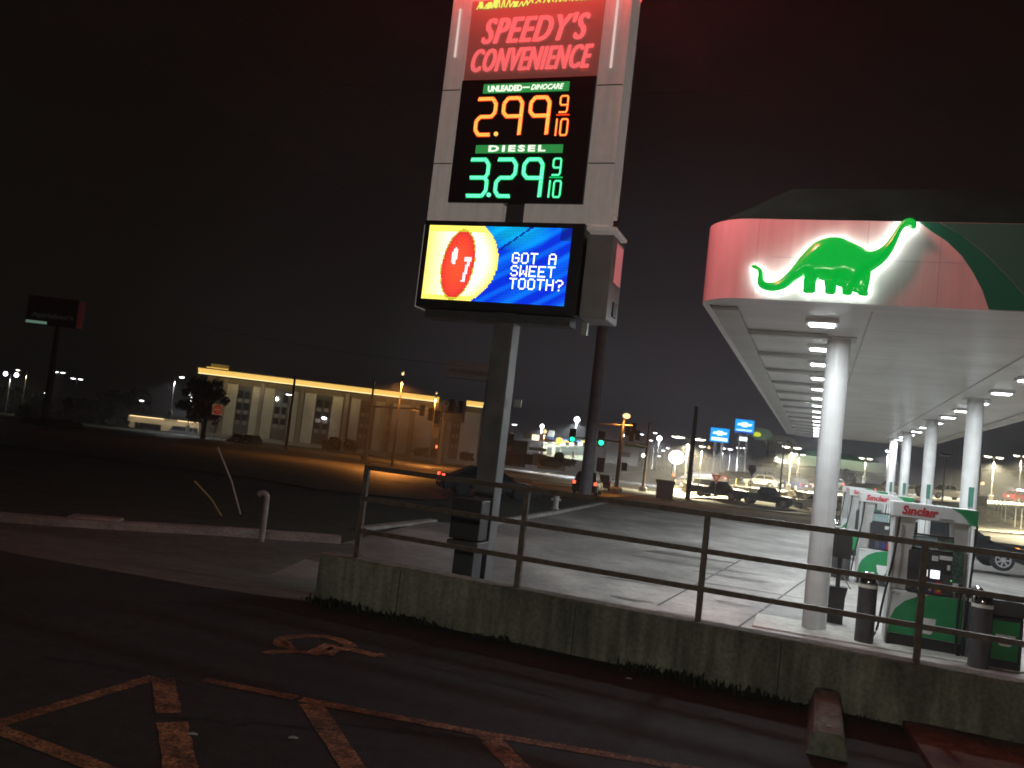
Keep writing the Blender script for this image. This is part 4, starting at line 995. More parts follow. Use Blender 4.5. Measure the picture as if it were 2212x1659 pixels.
lp('smaller twin lamp post before the green roofed building', 1728, 981, 1722, 1030, Y=160, kind='twin', w=1.4, power=7500, m=Lw, col=warmw)
lp('lamp post seen over the black sedans in front of the green roof', 1870, 990, 1866, 1040, Y=150, kind='twin', w=1.4, power=7500, m=Lw, col=warmw)
lp('lamp post whose head touches the left side of the farthest column', 1920, 974, 1912, 1052, Y=140, kind='single', power=12000)
lp('unlit flat floodlight post in front of the white crew cab pickup', 2044, 983, 2034, 1096, Y=95, kind='none', m=headdark, w=2.2, conc=False)
lp('tall twin lamp post right of the nearest right hand column', 2152, 987, 2140, 1083, Y=110, kind='twin', w=1.6, power=50000, m=Lw, col=warmw)
lp('tall lamp post at the far right edge of the view', 2210, 985, 2199, 1085, Y=112, kind='twin', w=1.4, power=16000, m=Lw, col=warmw)
lp('small lamp seen past the left side of the front column', 1797, 984, 1792, 1040, Y=150, kind='single', power=3000)
lamp('tall lamp post just outside the right edge shining on the golden stone walls', 2345, 985, at(2345, 1160, 62), kind='twin', w=1.4, power=60000, m=Lw, col=warmw)
# left lot lamps
lp('blue white twin lamp post at the far left', 22, 808, 8, 912, Y=150, kind='twin', w=1.9, power=500, boost=1.3)
lp('lamp post with long arm and yellow white lamp near the far left', 54, 801, 42, 910, Y=150, kind='arm', w=-1.6, power=500, m=Lw, col=warmw)
lp('twin lamp post just right of the dark restaurant sign pole', 121, 804, 114, 900, Y=190, kind='twin', w=1.5)
lp('small twin lamp post above the round dark tree', 158, 818, 154, 900, Y=210, kind='twin', w=1.8)
lp('lamp post above the motel entrance canopy with its lamp turned to the right', 378, 813, 367, 900, Y=135, kind='arm', w=1.0, power=1500)
lp('lone bright lamp glowing in the dark tree by the motel', 412, 852, 404, 930, Y=140, kind='single', power=3000, boost=1.5)
lp('tiny lamp left of the restaurant sign pole', 97, 849, 92, 900, Y=210, kind='single', pr=.06)
lp('dim wall height lamp between the trees and the motel entrance', 303, 865, 299, 915, Y=180, kind='single', pr=.05)
lp('small bright lamp beside the utility pole on the motel front', 620, 852, 611, 950, Y=146, kind='single', pr=.05, ht=.15)
# middle distance
lp('white lamp post above the shop roofs nearest to the pylon pole', 1099, 916, 1095, 985, Y=210, kind='twin', w=2.)
lp('very bright white lamp beside the small amber lamp over the shop', 1170, 920, 1164, 985, Y=190, kind='single', w=1.2, power=12500, boost=1.6)
lp('amber lamp close under the bright white lamp over the shop', 1176, 931, 1171, 985, Y=180, kind='single', m=Ls, col=sod, boost=1.5, power=2500)
lp('brightest white lamp high above the left green signal', 1247, 905, 1238, 985, Y=180, kind='single', w=1.5, power=22500, boost=2.1)
lp('small round white lamp on the shop roof edge at the pylon pole', 1103, 938, 1100, 985, Y=200, kind='single', pr=.05)
lp('brilliant white lamp above the glowing video board', 1424, 946, 1418, 1010, Y=200, kind='single', w=1.4, power=17500, boost=2.1)
lp('white lamp left of the brilliant lamp above the video board', 1413, 935, 1408, 1010, Y=205, kind='single')
lp('lamp with a short stem beside the rusty signal pole', 1404, 951, 1401, 1005, Y=230, kind='single')
lp('warm white lamp left of the rusty signal pole', 1391, 983, 1387, 1010, Y=220, kind='single', m=Lw, boost=1.6)
lp('lower of the two small lamps left of the glowing video board', 1424, 985, 1420, 1012, Y=240, kind='single')
lp('upper of the two small lamps left of the glowing video board', 1433, 973, 1429, 1012, Y=240, kind='single')
lp('lamp on a stem immediately above the glowing video board', 1443, 968, 1438, 1012, Y=240, kind='single')
lp('amber lamp against the left side of the thin dark utility pole', 1496, 965, 1490, 1030, Y=200, kind='single', m=Ls, col=sod, boost=1.4, power=2000)
lp('amber lamp between the thin utility pole and the first blue sign', 1530, 966, 1525, 1030, Y=210, kind='single', m=Ls, col=sod, boost=1.4)
lp('white lamp right of the tall cabinet pole, seen beneath the signal arm', 1384, 938, 1380, 1005, Y=230, kind='single')
lp('white lamp at the right side of the right green signal', 1345, 940, 1340, 1000, Y=230, kind='single', boost=1.3)
lp('small white lamp low between the green signals and the steel signal pole', 1323, 952, 1319, 995, Y=230, kind='single')
# sodium street lamps
lp('orange street lamp glowing highest above the motel roof', 867, 806, 846, 1008, Y=75, kind='arm', w=-.01, m=Ls, col=sod, power=8500, boost=1.1, pole=polew, conc=False, pr=.08)
lp('orange street lamp on the arm above the end of the motel cornice', 940, 849, 926, 990, Y=118, kind='arm', w=.01, m=Ls, col=sod, power=8000, boost=1.0, conc=False, pr=.1)
# ---- utility poles
def upole(label, xt, yt, xb, yb, r_, m=polew, Y=None, cross=False, zt=None):
    B = gnd(xb, yb) if Y is None else at(xb, yb, Y); z = (zat(B, yt)-B.z) if zt is None else zt
    D = thing('utility_pole', label, 'utility pole', B, 0, 'utility poles')
    b = MB(); b.tube([(0, 0, -.5), (0, 0, z)], [r_, r_*.72], 14); b.build('pole', m, D, smooth=True)
    b = MB(); b.tube([(r_, 0, .2), (r_*.95, 0, 3.2)], .03, 6); b.build('conduit', polem, D)
    return D
upole('thick dark steel pole rising behind the right end of the pylon screen', 1360, 100, 1262, 1080, .38, mat('pole_dark_steel', (.36, .34, .37), .5, noise=[(2, .2)]))
upole('thin dark utility pole between the video board and the blue signs', 1503, 878, 1485, 1077, .27)
upole('dark utility pole crossing the motel facade under the lit cornice', 632, 812, 617, 970, .2, mat('pole_black_wood', (.02, .017, .015), .9))
upole('utility pole with a thin top left of the trees near the motel entrance', 252, 862, 248, 905, .11, Y=190)
upole('plain bronze pole with a flag pole top right of the nearest right hand column', 2128, 960, 2113, 1072, .11, polem, Y=110)
upole('thin flag pole above the green roofed building', 1778, 960, 1774, 1015, .12, polem, Y=175)
# ---- traffic signals
def signal_head(parent, c, lit=None, rz=0, n_=3, back=True, s=1.):
    b = MB(); b.box(c, (.36*s, .3*s, 1.08*s), rz=rz, bev=.03)
    if back: b.box((c[0], c[1]+.1, c[2]), (.62*s, .04, 1.36*s), rz=rz, bev=.02)
    hd = b.build('signal_head', trim_b, parent)
    for i, nm in enumerate(('red', 'amber', 'green')):
        z = c[2]+(.34-i*.34)*s
        col = {'red': (1, .06, .02), 'amber': (1, .5, .05), 'green': (.02, 1, .45)}[nm]
        on = lit == nm
        m = glowm('signal_'+nm+'_lit', col, 9 if nm == 'red' else 2.4) if on else mat('signal_'+nm+'_dark', tuple(.05*k+.005 for k in col), .3)
        q = MB(); q.ball((c[0], c[1]-.16*s, z), (.14*s*(1.7 if on else 1), .06*s, .14*s*(1.7 if on else 1)), 12, 6); q.build('signal_lamp', m, hd, smooth=True)
    return hd
def mast(label, xt, yt, xb, yb, armto, heads, pr=.16, m=polem, Y=None, lampm=None):
    B = gnd(xb, yb) if Y is None else at(xb, yb, Y); D = thing('traffic_signal', label, 'traffic signal', B, 0, 'traffic signals at the crossing')
    z = zat(B, yt)-B.z
    b = MB(); b.tube([(0, 0, -.2), (0, 0, z)], [pr*1.2, pr*.8], 12); b.build('pole', m, D, smooth=True)
    b = MB(); b.lathe([(pr*3.2, -.3), (pr*3.2, .45), (pr*2.6, .6)], seg=12); b.build('concrete_base', kerbm, D)
    for arm in armto:
        (x0, y0, Y0), (x1, y1, Y1), rad = arm
        z0 = zat(B, y0)-B.z; e = at(x1, y1, Y1)-B
        b = MB(); b.tube([(0, 0, z0), tuple(Vector((0, 0, z0)).lerp(e, .5)+Vector((0, 0, .1))), tuple(e)], [rad, rad*.8, rad*.5], 8); b.build('mast_arm', m, D, smooth=True)
    for (x, y, Yh, lit, s) in heads:
        p = at(x, y, Yh)-B; signal_head(D, tuple(p), lit, s=s)
    return D, B, z
m1, B, z = mast('grey mast arm signal pole in front of the motel, arm reaching right', 803, 821, 787, 994, [((798, 878, 0), (1000, 893, 90), .11)], [(912, 886, 92, None, .9), (931, 895, 91, None, 1.0), (944, 901, 90.5, None, 1.0)], pr=.15)
m2, B, z = mast('short signal pole with pedestrian signal and lit red hand at the end of the motel', 960, 866, 944, 1003, [((954, 905, 0), (888, 884, 118), .06)], [(975, 876, 104, None, 1.1), (995, 878, 104, None, 1.0)], pr=.16)
p = at(943, 965, B.y-.3)-B
b = MB(); b.box(tuple(p), (.5, .25, .5), bev=.03); ph = b.build('pedestrian_signal', trim_b, m2)
b = MB(); b.ball((p.x, p.y-.14, p.z), (.14, .03, .22), 10, 6); b.build('signal_lamp', glowm('signal_red_lit', (1, .06, .02), 9), ph)
p = at(942, 935, B.y-.3)-B; b = MB(); b.box(tuple(p), (.8, .04, 1.6), bev=.02); b.build('sign_plate', mat('plate_pale', (.5, .5, .45), .5), m2)
m3, B, z = mast('steel signal pole carrying an orange street lamp and two green signals over the crossing', 1346, 905, 1330, 1066, [((1341, 955, 0), (1228, 944, 98), .09)], [(1237, 941, 96, 'green', 1.15), (1299, 948, 88, 'green', 1.15)], pr=.17, m=mat('pole_dark_galv', (.06, .06, .06), .5, .2, noise=[(3, .3)]))
b = MB(); b.ball((.25, 0, z+.30), (.36, .3, .26), 12, 8); b.build('street_lamp_lens', Ls, m3, smooth=True); light('street_lamp', 'SPOT', (.3, -.5, z-.1), 1500, sod, .3, m3, spot=165)
b = MB(); b.tube([(-2.6, 0, z-.75), (0, 0, z-.55), (.9, 0, z-.5)], .045, 6); b.build('guy_bar', mat('warm_bar', (.4, .33, .25), .4), m3)
p = at(1348, 1008, B.y)-B; b = MB(); b.box((p.x, p.y-.1, p.z), (.5, .4, .75), bev=.04); b.build('pedestrian_signal', trim_b, m3)
for (x, y) in ((1356, 930), (1369, 925), (1364, 942), (1377, 940)):
    p = at(x, y, 100)-B; b = MB(); b.box(tuple(p), (.55, .3, 1.2), bev=.03); b.build('signal_back', trim_b, m3)
m4, B, z = mast('rusty brown signal pole with a short sign arm, left of the grey cabinet', 1406, 913, 1388, 1062, [((1397, 965, 0), (1346, 957, 98), .07)], [], pr=.15, m=mat('pole_rust', (.16, .10, .07), .7, noise=[(3, .3)]))
p = at(1372, 962, B.y-.5)-B; b = MB(); b.box(tuple(p), (2.4, .04, .45)); b.build('street_name_plate', mat('plate_green', (.02, .12, .06), .5), m4)
m5 = thing('traffic_signal', 'low red signal lamp on a thin post behind the grey cabinet', 'traffic signal', gnd(1447, 1062), 0, 'traffic signals at the crossing')
Bm = Vector(m5.location); zz_ = zat(Bm, 1000)-Bm.z; b = MB(); b.tube([(0, 0, 0), (0, 0, zz_)], .09, 8); b.build('pole', polew, m5); signal_head(m5, (.25, -.1, zat(Bm, 1030)-Bm.z), 'red', s=1.0, back=False)
m6 = thing('traffic_signal', 'small red signal lamp against the left side of the thin utility pole', 'traffic signal', at(1487, 1050, 145), 0, 'traffic signals at the crossing')
Bm = Vector(m6.location); zz_ = zat(Bm, 920)-Bm.z; b = MB(); b.tube([(0, 0, 0), (0, 0, zz_)], .07, 8); b.build('pole', polew, m6); signal_head(m6, (.1, -.1, zat(Bm, 995)-Bm.z), 'red', s=.9, back=False)
# signal cabinet
p = gnd(1434, 1077); cbx = thing('signal_cabinet', 'dark grey traffic signal cabinet on the street corner', 'cabinet', p, -.1)
zt2 = zat(p, 1037)-p.z; b = MB(); b.box((0, 0, zt2*.42), (1.55, .9, zt2*.84), bev=.03); b.build('cabinet_body', mat('cabinet_charcoal', (.05, .05, .055), .5), cbx)
b = MB(); b.box((0, 0, zt2*.90), (1.75, 1.05, zt2*.2), bev=.06); b.build('cabinet_hood', mat('cabinet_charcoal', (.05, .05, .055), .5), cbx)
# glowing video board
p = gnd(1456, 1047); p = at(1456, 1040, 150); vb = thing('video_board', 'blinding round pink white roadside light board on a post', 'video board', p, 0)
zc = zat(p, 988)-p.z; b = MB(); b.ball((0, 0, zc), (1.35, .4, 1.15), 20, 12); b.build('screen', glowm('board_glow', (1, .86, .96), 14), vb)
b = MB(); b.tube([(-.1, 0, 0), (-.1, 0, zc-1)], .15, 8); b.build('post', polew, vb)
light('board_light', 'AREA', (0, -.8, zc), 6000, (1, .88, .96), 2.2, vb, rot=(R(90), 0, 0))
# hydrant
p = gnd(1199, 1102); hy = thing('fire_hydrant', 'pale fire hydrant on the grass island', 'fire hydrant', (p.x, p.y, G(p.y)+.04))
hm_ = mat('hydrant_white', (.6, .6, .58), .5); s_ = 1.0
b = MB(); b.lathe([(.17, 0), (.17, .05), (.12, .07), (.12, .55), (.15, .57), (.15, .6)], seg=14); b.build('barrel', hm_, hy, smooth=True)
b = MB(); b.lathe([(.14, .60), (.13, .70), (.07, .78), (.03, .80), (.03, .85)], seg=14); b.build('bonnet', mat('hydrant_cap', (.1, .1, .1), .5), hy, smooth=True)
b = MB(); b.tube([(-.22, 0, .42), (.22, 0, .42)], .06, 10); b.tube([(0, -.22, .36), (0, 0, .36)], .075, 10); b.build('outlet', hm_, hy)
# vent pipe and stakes at left
p = onz(566, 1158, -.38); vp = tag(MB().tube([(0, 0, -.1), (.0, 0, .72)]+[(-.085+.085*math.cos(R(t)), 0, .72+.085*math.sin(R(t))) for t in (20, 45, 70, 95, 120)]+[(-.17, 0, .76)], .055, 12).build('vent_pipe', mat('pipe_grey_white', (.30, .285, .27), .5, noise=[(6, .2)]), None, p, smooth=True), 'white vent pipe with a hooked top standing at the kerb', 'pipe')
for (xb, yb, xt, yt, m, lab) in ((524, 1108, 470, 966, mat('stake_white', (.42, .37, .35), .6), 'long thin white marker stake leaning left over the dark grass'), (487, 1112, 420, 1039, mat('stake_yellow', (.34, .23, .05), .6), 'short thin yellow marker stake leaning left beside the white stake')):
    a = gnd(xb, yb); c = at(xt, yt, a.y-.3); mid = a.lerp(c, .5)+Vector((.04, 0, -.03))
    b = MB(); b.tube([a-Vector((0, 0, .15)), mid, c], .022, 8); tag(b.build('marker_stake', m, smooth=True), lab, 'stake')
b = MB(); b.box((0, 0, .05), (.9, .4, .14), bev=.03); p = gnd(205, 1137); tag(b.build('concrete_block', kerbm, None, (p.x, p.y, G(p.y)+.06), .2), 'loose concrete block lying by the left kerb', 'block')
# ================================================================== ROADSIDE SIGNS
def textpart(s, w, h, m, parent, c, **k): return textmb(s, w, h, .02, k.get('shear', 0), k.get('bold', 0), T(c), k.get('sp', 1)).build('lettering', m, parent)
# do not enter
B = at(462, 945, 100); D = thing('do_not_enter_sign', 'square red and white do not enter sign on a post before the motel', 'road sign', B, 0)
zc = zat(B, 885)-B.z; b = MB(); b.tube([(0, 0, -.3), (0, 0, zc)], .04, 8); b.build('post', polew, D)
sr = .6
sgw = mat('sign_face_white', (.75, .68, .6), .4, emit=(.9, .5, .3), es=.10); sgr = mat('sign_face_red', (.6, .05, .03), .4, emit=(1, .1, .03), es=.12)  # orange glow stands in for light thrown back by the sign faces
b = MB(); b.box((0, -.05, zc), (1.2, .02, 1.2), bev=.005); pl = b.build('plate', sgw, D)
b = MB(); c = [(.54*math.cos(2*math.pi*k/28), .54*math.sin(2*math.pi*k/28)+zc) for k in range(28)]; b.prism(c, -.068, -.062); b.build('disc', sgr, pl)
b = MB(); b.box((0, -.075, zc), (.84, .01, .16)); b.build('bar', sgw, pl)
textpart('DO NOT', .6, .12, sgw, pl, (0, -.075, zc+.22)); textpart('ENTER', .5, .12, sgw, pl, (0, -.075, zc-.22))
b = MB(); b.prism([(-.5, zc-.62), (.5, zc-.62), (0, zc-1.15)], -.06, -.04); b.build('lower_plate', mat('plate_dark', (.03, .025, .02), .6), D)
# yield sign
B = surf(1542, 1086); D = thing('yield_sign', 'red and white triangular yield sign in front of the black pickup with chrome bumper', 'road sign', B, 0)
zc = zat(B, 1032)-B.z; b = MB(); b.tube([(0, 0, -.3), (0, 0, zc)], .035, 8); b.build('post', polem, D)
tri = lambda r_, y0, y1, z: MB().prism([(-r_, z+r_*.58), (r_, z+r_*.58), (0, z-r_*1.15)], y0, y1)
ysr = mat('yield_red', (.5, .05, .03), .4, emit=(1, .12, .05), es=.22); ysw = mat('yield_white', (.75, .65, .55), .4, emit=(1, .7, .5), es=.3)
s1 = tri(.56, -.05, -.03, zc).build('plate', ysw, D); tri(.50, -.06, -.053, zc).build('border', ysr, s1); tri(.24, -.07, -.063, zc).build('centre', ysw, s1)
B = surf(1617, 1092); D = thing('yield_sign', 'dark back of a triangular road sign left of the rear black pickup', 'road sign', B, 0)
zc = zat(B, 1018)-B.z; b = MB(); b.tube([(0, 0, -.3), (0, 0, zc)], .045, 8); b.build('post', polew, D); tri(.48, -.05, -.03, zc).build('plate', mat('sign_back', (.06, .055, .05), .6), D)
b = MB(); b.box((0, -.02, zc+.45), (.7, .05, .4)); b.build('upper_plate', mat('sign_back', (.06, .055, .05), .6), D)
B = gnd(1291, 1062); D = thing('road_sign', 'dark oval back of a road sign right of the thick dark pole', 'road sign', B, 0)
zc = zat(B, 1004)-B.z; b = MB(); b.tube([(0, 0, -.3), (0, 0, zc)], .07, 8); b.build('post', mat('post_pale', (.3, .27, .22), .6), D); b = MB(); b.box((0, -.05, zc), (.7, .05, 1.3), bev=.02); b.build('plate', mat('sign_back', (.06, .055, .05), .6), D)
# yellow bollards
for (x, y, Y, lab) in ((1478, 1066, None, 'yellow post in the lit kerb island next to the tall twin lamp'), (1588, 1053, 122, 'yellow bollard in front of the red car'), (1711-100, 1060, 120, 'yellow bollard in front of the white sport utility car')):
    B = surf(x, y, Y or 100)
    b = MB(); b.lathe([(.1, -.2), (.1, 1.25), (.06, 1.33), (0, 1.35)], seg=12); tag(b.build('yellow_bollard', mat('bollard_yellow', (.65, .5, .12), .5), None, B, smooth=True), lab, 'bollard', 'yellow bollards across the street')
# blue dealer signs
blue = glowm('blue_sign_glow', (.0, .34, 1), 1.5); bluw = glowm('sign_white_glow', (.75, .97, 1), 2.2); blud = glowm('deep_blue_glow', (.0, .07, .5), 1.1)
def dealer(label, x0, y0, x1, y1, xb, yb, Y, second, group='blue dealer signs'):
    B = at(xb, yb, Y); D = thing('dealer_sign', label, 'dealer sign', B, 0, group)
    a = at((x0+x1)/2, (y0+y1)/2, Y)-B; w = (at(x1, (y0+y1)/2, Y)-at(x0, (y0+y1)/2, Y)).length; h = (at((x0+x1)/2, y0, Y)-at((x0+x1)/2, y1, Y)).length
    zc = a.z; xo = a.x
    b = MB(); b.box((xo, 0, zc), (w+.2, .5, h+.2), bev=.08); bd = b.build('cabinet', mat('cabinet_navy', (.01, .02, .06), .4), D)
    b = MB(); b.box((xo, -.26, zc), (w, .02, h)); fc_ = b.build('sign_face', blue, bd)
    s = w/6.6; zb = zc+h*.14
    bow = [(-2.6, -.45), (-2.2, .45), (-.95, .45), (-.95, .95), (.95, .95), (.95, .45), (2.6, .45), (2.2, -.45), (.95, -.45), (.95, -.95), (-.95, -.95), (-.95, -.45)]
    b = MB(); b.prism([(xo+p[0]*s, zb+p[1]*s*.85) for p in bow], -.30, -.275); b.build('bow_emblem', bluw, bd)
    if second:
        b = MB(); b.box((xo, -.275, zc-h*.44), (w, .015, h*.12)); b.build('base_band', blud, bd); textmb('CHEVROLET', w*.84, h*.14, .02, 0, .02, T((xo, -.29, zc-h*.28))).build('lettering', bluw, bd)
        b = MB(); b.box((xo-.0, -.1, zc-h/2-1.1), (w*.42, .3, .75), bev=.05); b.build('lower_panel', bluw, D)
    else:
        b = MB(); b.box((xo, -.285, zc-h*.29), (w*.86, .02, h*.22), bev=.005); b.build('lettering', bluw, bd)
    for dx in (-w*.18, w*.2):
        b = MB(); b.tube([(xo*.0+dx-.1, .05, -1), (xo+dx, .05, zc-h/2)], .24, 10); b.build('post', polem, D, smooth=True)
    return D
dealer('lower blue illuminated sign with a white bow emblem, beside the thin utility pole', 1534, 925, 1574, 955, 1548, 1036, 160, False)
dealer('higher blue illuminated sign with a white bow emblem and a white word', 1587, 907, 1628, 936, 1600, 1036, 165, True)
B = at(1650, 1040, 185); D = thing('oval_sign', 'round topped pale board sign with a yellow green oval beside the blue signs', 'sign', B)
a = at(1645, 943, 185)-B; pb_ = mat('board_pale', (.28, .28, .26), .6); b = MB(); b.add(*(lambda q: (q.v, q.f))(MB().prism([(a.x+4.4+3.6*math.cos(R(t))*(1 if abs(math.cos(R(t))) > .0 else 1), a.z-1.2+2.0*math.sin(R(t))) for t in range(0, 360, 20)], -.1, .1))); b.build('board', pb_, D)
b = MB(); b.prism([(a.x-.2+2.4*math.cos(R(t)), a.z+.5+1.35*math.sin(R(t))) for t in range(0, 360, 18)], -.3, -.15); b.build('oval_panel', mat('oval_panel', (.12, .2, .16), .5, emit=(.3, .45, .25), es=.12), D)
b = MB(); b.prism([(a.x-1.1+.9*math.cos(R(t)), a.z+.35+.5*math.sin(R(t))) for t in range(0, 360, 24)], -.36, -.31); b.build('lettering', glowm('yellow_green_sign', (.75, .85, .03), 1.0), D)
b = MB(); b.tube([(a.x+1.5, 0, -1), (a.x+1.5, 0, a.z-1)], .25, 8); b.build('post', polew, D)
# dark restaurant sign at left
B = at(92, 940, 95); D = thing('restaurant_sign', 'dark restaurant sign on a thick pole at the far left, one corner glowing pale green', 'sign', B)
c = at(120, 675, 95)-B; zc = c.z
b = MB(); b.tube([(0, 0, -.5), (.0, 0, zc-1.2)], [.42, .33], 14); b.build('pole', mat('pole_black', (.02, .02, .02), .6), D, smooth=True)
b = MB(); b.box((c.x, 0, zc), (5.6, 1.4, 3.1), bev=.05); sb = b.build('cabinet', mat('sign_dark_red', (.05, .006, .008), .4), D)
b = MB(); b.box((c.x+2.83, 0, zc+.0), (.03, 1.3, 2.9)); b.build('side_face', mat('sign_side_red', (.10, .006, .007), .4, emit=(1, .03, .03), es=.012), sb)
textmb("Applebee's", 4.6, .75, .02, 0, .01, T((c.x+.1, -.73, zc-.55))).build('lettering', mat('sign_letters_dim', (.3, .34, .32), .5, emit=(.6, .75, .65), es=.011), sb)
b = MB(); b.box((c.x-1.55, -.72, zc-1.33), (2.3, .03, .30)); b.build('lit_corner', glowm('pale_green_lit', (.30, .55, .40), .34), sb)
# billboard behind pylon pole
B = at(1010, 1000, 150); D = thing('billboard', 'dim pale billboard with a left arrow and capitals, partly hidden by the pylon pole', 'billboard', B)
c = at(1009, 798, 150)-B; bbm = mat('billboard_face', (.22, .18, .17), .7, emit=(.5, .4, .42), es=.022)
b = MB(); b.box((c.x+1.0, 0, c.z), (9.6, .4, 2.6), bev=.03); bb_ = b.build('board', bbm, D)
dim = mat('billboard_ink', (.05, .045, .05), .7)
textmb('LEFT ON WOODBURY', 7.0, .75, .02, 0, 0, T((c.x+2.1, -.22, c.z-.45))).build('lettering', dim, bb_)
b = MB(); b.prism([(c.x-3.2, c.z-.45), (c.x-2.8, c.z-.25), (c.x-2.8, c.z-.37), (c.x-1.7, c.z-.37), (c.x-1.7, c.z-.53), (c.x-2.8, c.z-.53), (c.x-2.8, c.z-.65)], -.24, -.21); b.build('arrow', dim, bb_)
b = MB(); b.box((c.x+1, -.4, c.z-1.75), (9, .5, .1)); b.build('catwalk', dim, D)
b = MB(); b.tube([(c.x+4, .2, -2), (c.x+4, .2, c.z-1.2)], .4, 10); b.build('post', polew, D)

# ================================================================== MOTEL
YL, YR = 165., 175.
HL, HR = at(430, 945, YL), at(1040, 1000, YR)
hd_ = Vector((HR.x-HL.x, HR.y-HL.y, 0)); HLn = hd_.length; hd_.normalize(); hang = math.atan2(hd_.y, hd_.x); hnv = Vector((hd_.y, -hd_.x, 0))  # towards us
def hp(x, y):  # pixel -> (s, z) on the facade plane
    d = ray(x, y); t = (HL-CAMP).dot(hnv)/d.dot(hnv); p = CAMP+d*t; return (p-HL).dot(hd_), p.z
zm = lambda x, y: hp((700+.565*x)/1.8228, (1350+.565*y)/1.8228)
zbase = -5.0
MT = thing('motel', 'long pale motel with a glowing yellow cornice and dark window bays', 'building', (HL.x, HL.y, 0), hang)
pale = mat('motel_pale_panel', (.50, .46, .36), .8, noise=[(.3, .12), (2, .08)])
pil = mat('motel_pilaster', (.26, .22, .16), .8, noise=[(.5, .15)])
bay = mat('motel_bay_dark', (.045, .042, .036), .4, noise=[(.6, .3)])
ztop = zm(800, 300)[1]
SEND = zm(1812, 420)[0]; SEND2 = zm(2118, 470)[0]
b = MB(); b.box((SEND2/2, 6.1, (ztop+zbase)/2), (SEND2, 12, ztop-zbase)); b.build('wall', mat('motel_brown_wall', (.15, .125, .085), .8, noise=[(.3, .2), (3, .1)]), MT)
zb0 = zm(500, 655)[1]
def hb(nm, x0, x1, z0, z1, dep, m, par=MT, proud=0.):
    b = MB(); b.box(((x0+x1)/2, .05-dep/2-proud, (z0+z1)/2), (x1-x0, dep, z1-z0)); return b.build(nm, m, par)
for xa, xb, ym in ((320, 400, 470), (505, 556, 480), (586, 660, 490), (768, 826, 520), (866, 945, 540), (1060, 1135, 560), (1190, 1255, 580), (1362, 1428, 600), (1482, 1608, 600), (1640, 1770, 620), (1842, 1895, 640), (1962, 2095, 650)):
    hb('wall_panel', zm(xa, ym)[0], zm(xb, ym)[0], zb0, ztop-1.0, .16, pale)
hb('plinth_band', 0, SEND2, zbase, zb0, .25, mat('motel_plinth', (.30, .28, .23), .8, noise=[(.5, .2)]))
for (xa, xb, ym) in ((400, 502, 450), (660, 765, 500), (945, 1055, 550), (1255, 1340, 600), (1428, 1470, 600), (1905, 1960, 640)):
    s0, s1 = zm(xa, ym)[0], zm(xb, ym)[0]; bw = hb('window_bay', s0, s1, zb0, ztop-1.2, .12, bay)
    for z0 in (ztop-3.4, ztop-5.6, ztop-7.6):
        for k in range(2):
            xx_ = s0+(s1-s0)*(.08+.48*k)
            if z0 > zb0+1.3:
                q = hb('pane', xx_, xx_+(s1-s0)*.36, z0-.1, z0+1.3, .04, glass_d, bw, .122)
                hb('vent_panel', xx_+.1, xx_+(s1-s0)*.36-.1, z0-.95, z0-.2, .05, mat('vent_panel', (.20, .19, .16), .6), bw, .123)
for xa, ym in ((310, 480), (570, 480), (845, 540), (1160, 560), (1440, 600), (1620, 600), (1880, 640)):
    s0 = zm(xa-14, ym)[0]; hb('pilaster', s0, s0+zm(xa+14, ym)[0]-zm(xa-14, ym)[0], zbase, ztop-.2, .55, pil)
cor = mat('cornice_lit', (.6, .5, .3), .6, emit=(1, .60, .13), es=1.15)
corline = glowm('cornice_tube', (1, .86, .42), 1.7)
soff = mat('motel_eave', (.20, .16, .10), .8)
def cornice(s0, s1, z0, z1):
    b = MB(); b.prism([(-.9, z0), (0.0, z0), (0.0, z1+.02), (-1.9, z1), (-1.75, z1-.15), (-1.2, z0+(z1-z0)*.45)], s0, s1, axis='yz'); o = b.build('cornice', cor, MT)
    b = MB(); b.box(((s0+s1)/2, -.97, z0+.04), (s1-s0, .14, .14)); b.build('light_tube', corline, o)
    b = MB(); b.box(((s0+s1)/2, -.5, z1+.12), (s1-s0+.2, 3.0, .2)); b.build('coping', soff, MT)
zc0, zc1 = zm(800, 292)[1], zm(800, 256)[1]
cornice(zm(148, 215)[0], SEND, zc0, zc1); cornice(zm(2008, 440)[0], SEND2, zc0, zc1)
b = MB(); b.box(((SEND+zm(2005, 440)[0])/2, .2, ztop-1.2), (zm(2005, 440)[0]-SEND, 2.4, 4.2)); tw = b.build('tower_block', mat('tower_dark', (.05, .045, .045), .7), MT)
for xx_ in (1860, 1960):
    s0, z0 = zm(xx_, 425); b = MB(); b.tube([(s0+.62*math.cos(R(t)), -1.05, z0+.62*math.sin(R(t))) for t in range(0, 361, 20)], .09, 6); b.build('ring_letter', mat('ring_letter', (.5, .47, .43), .5), tw)
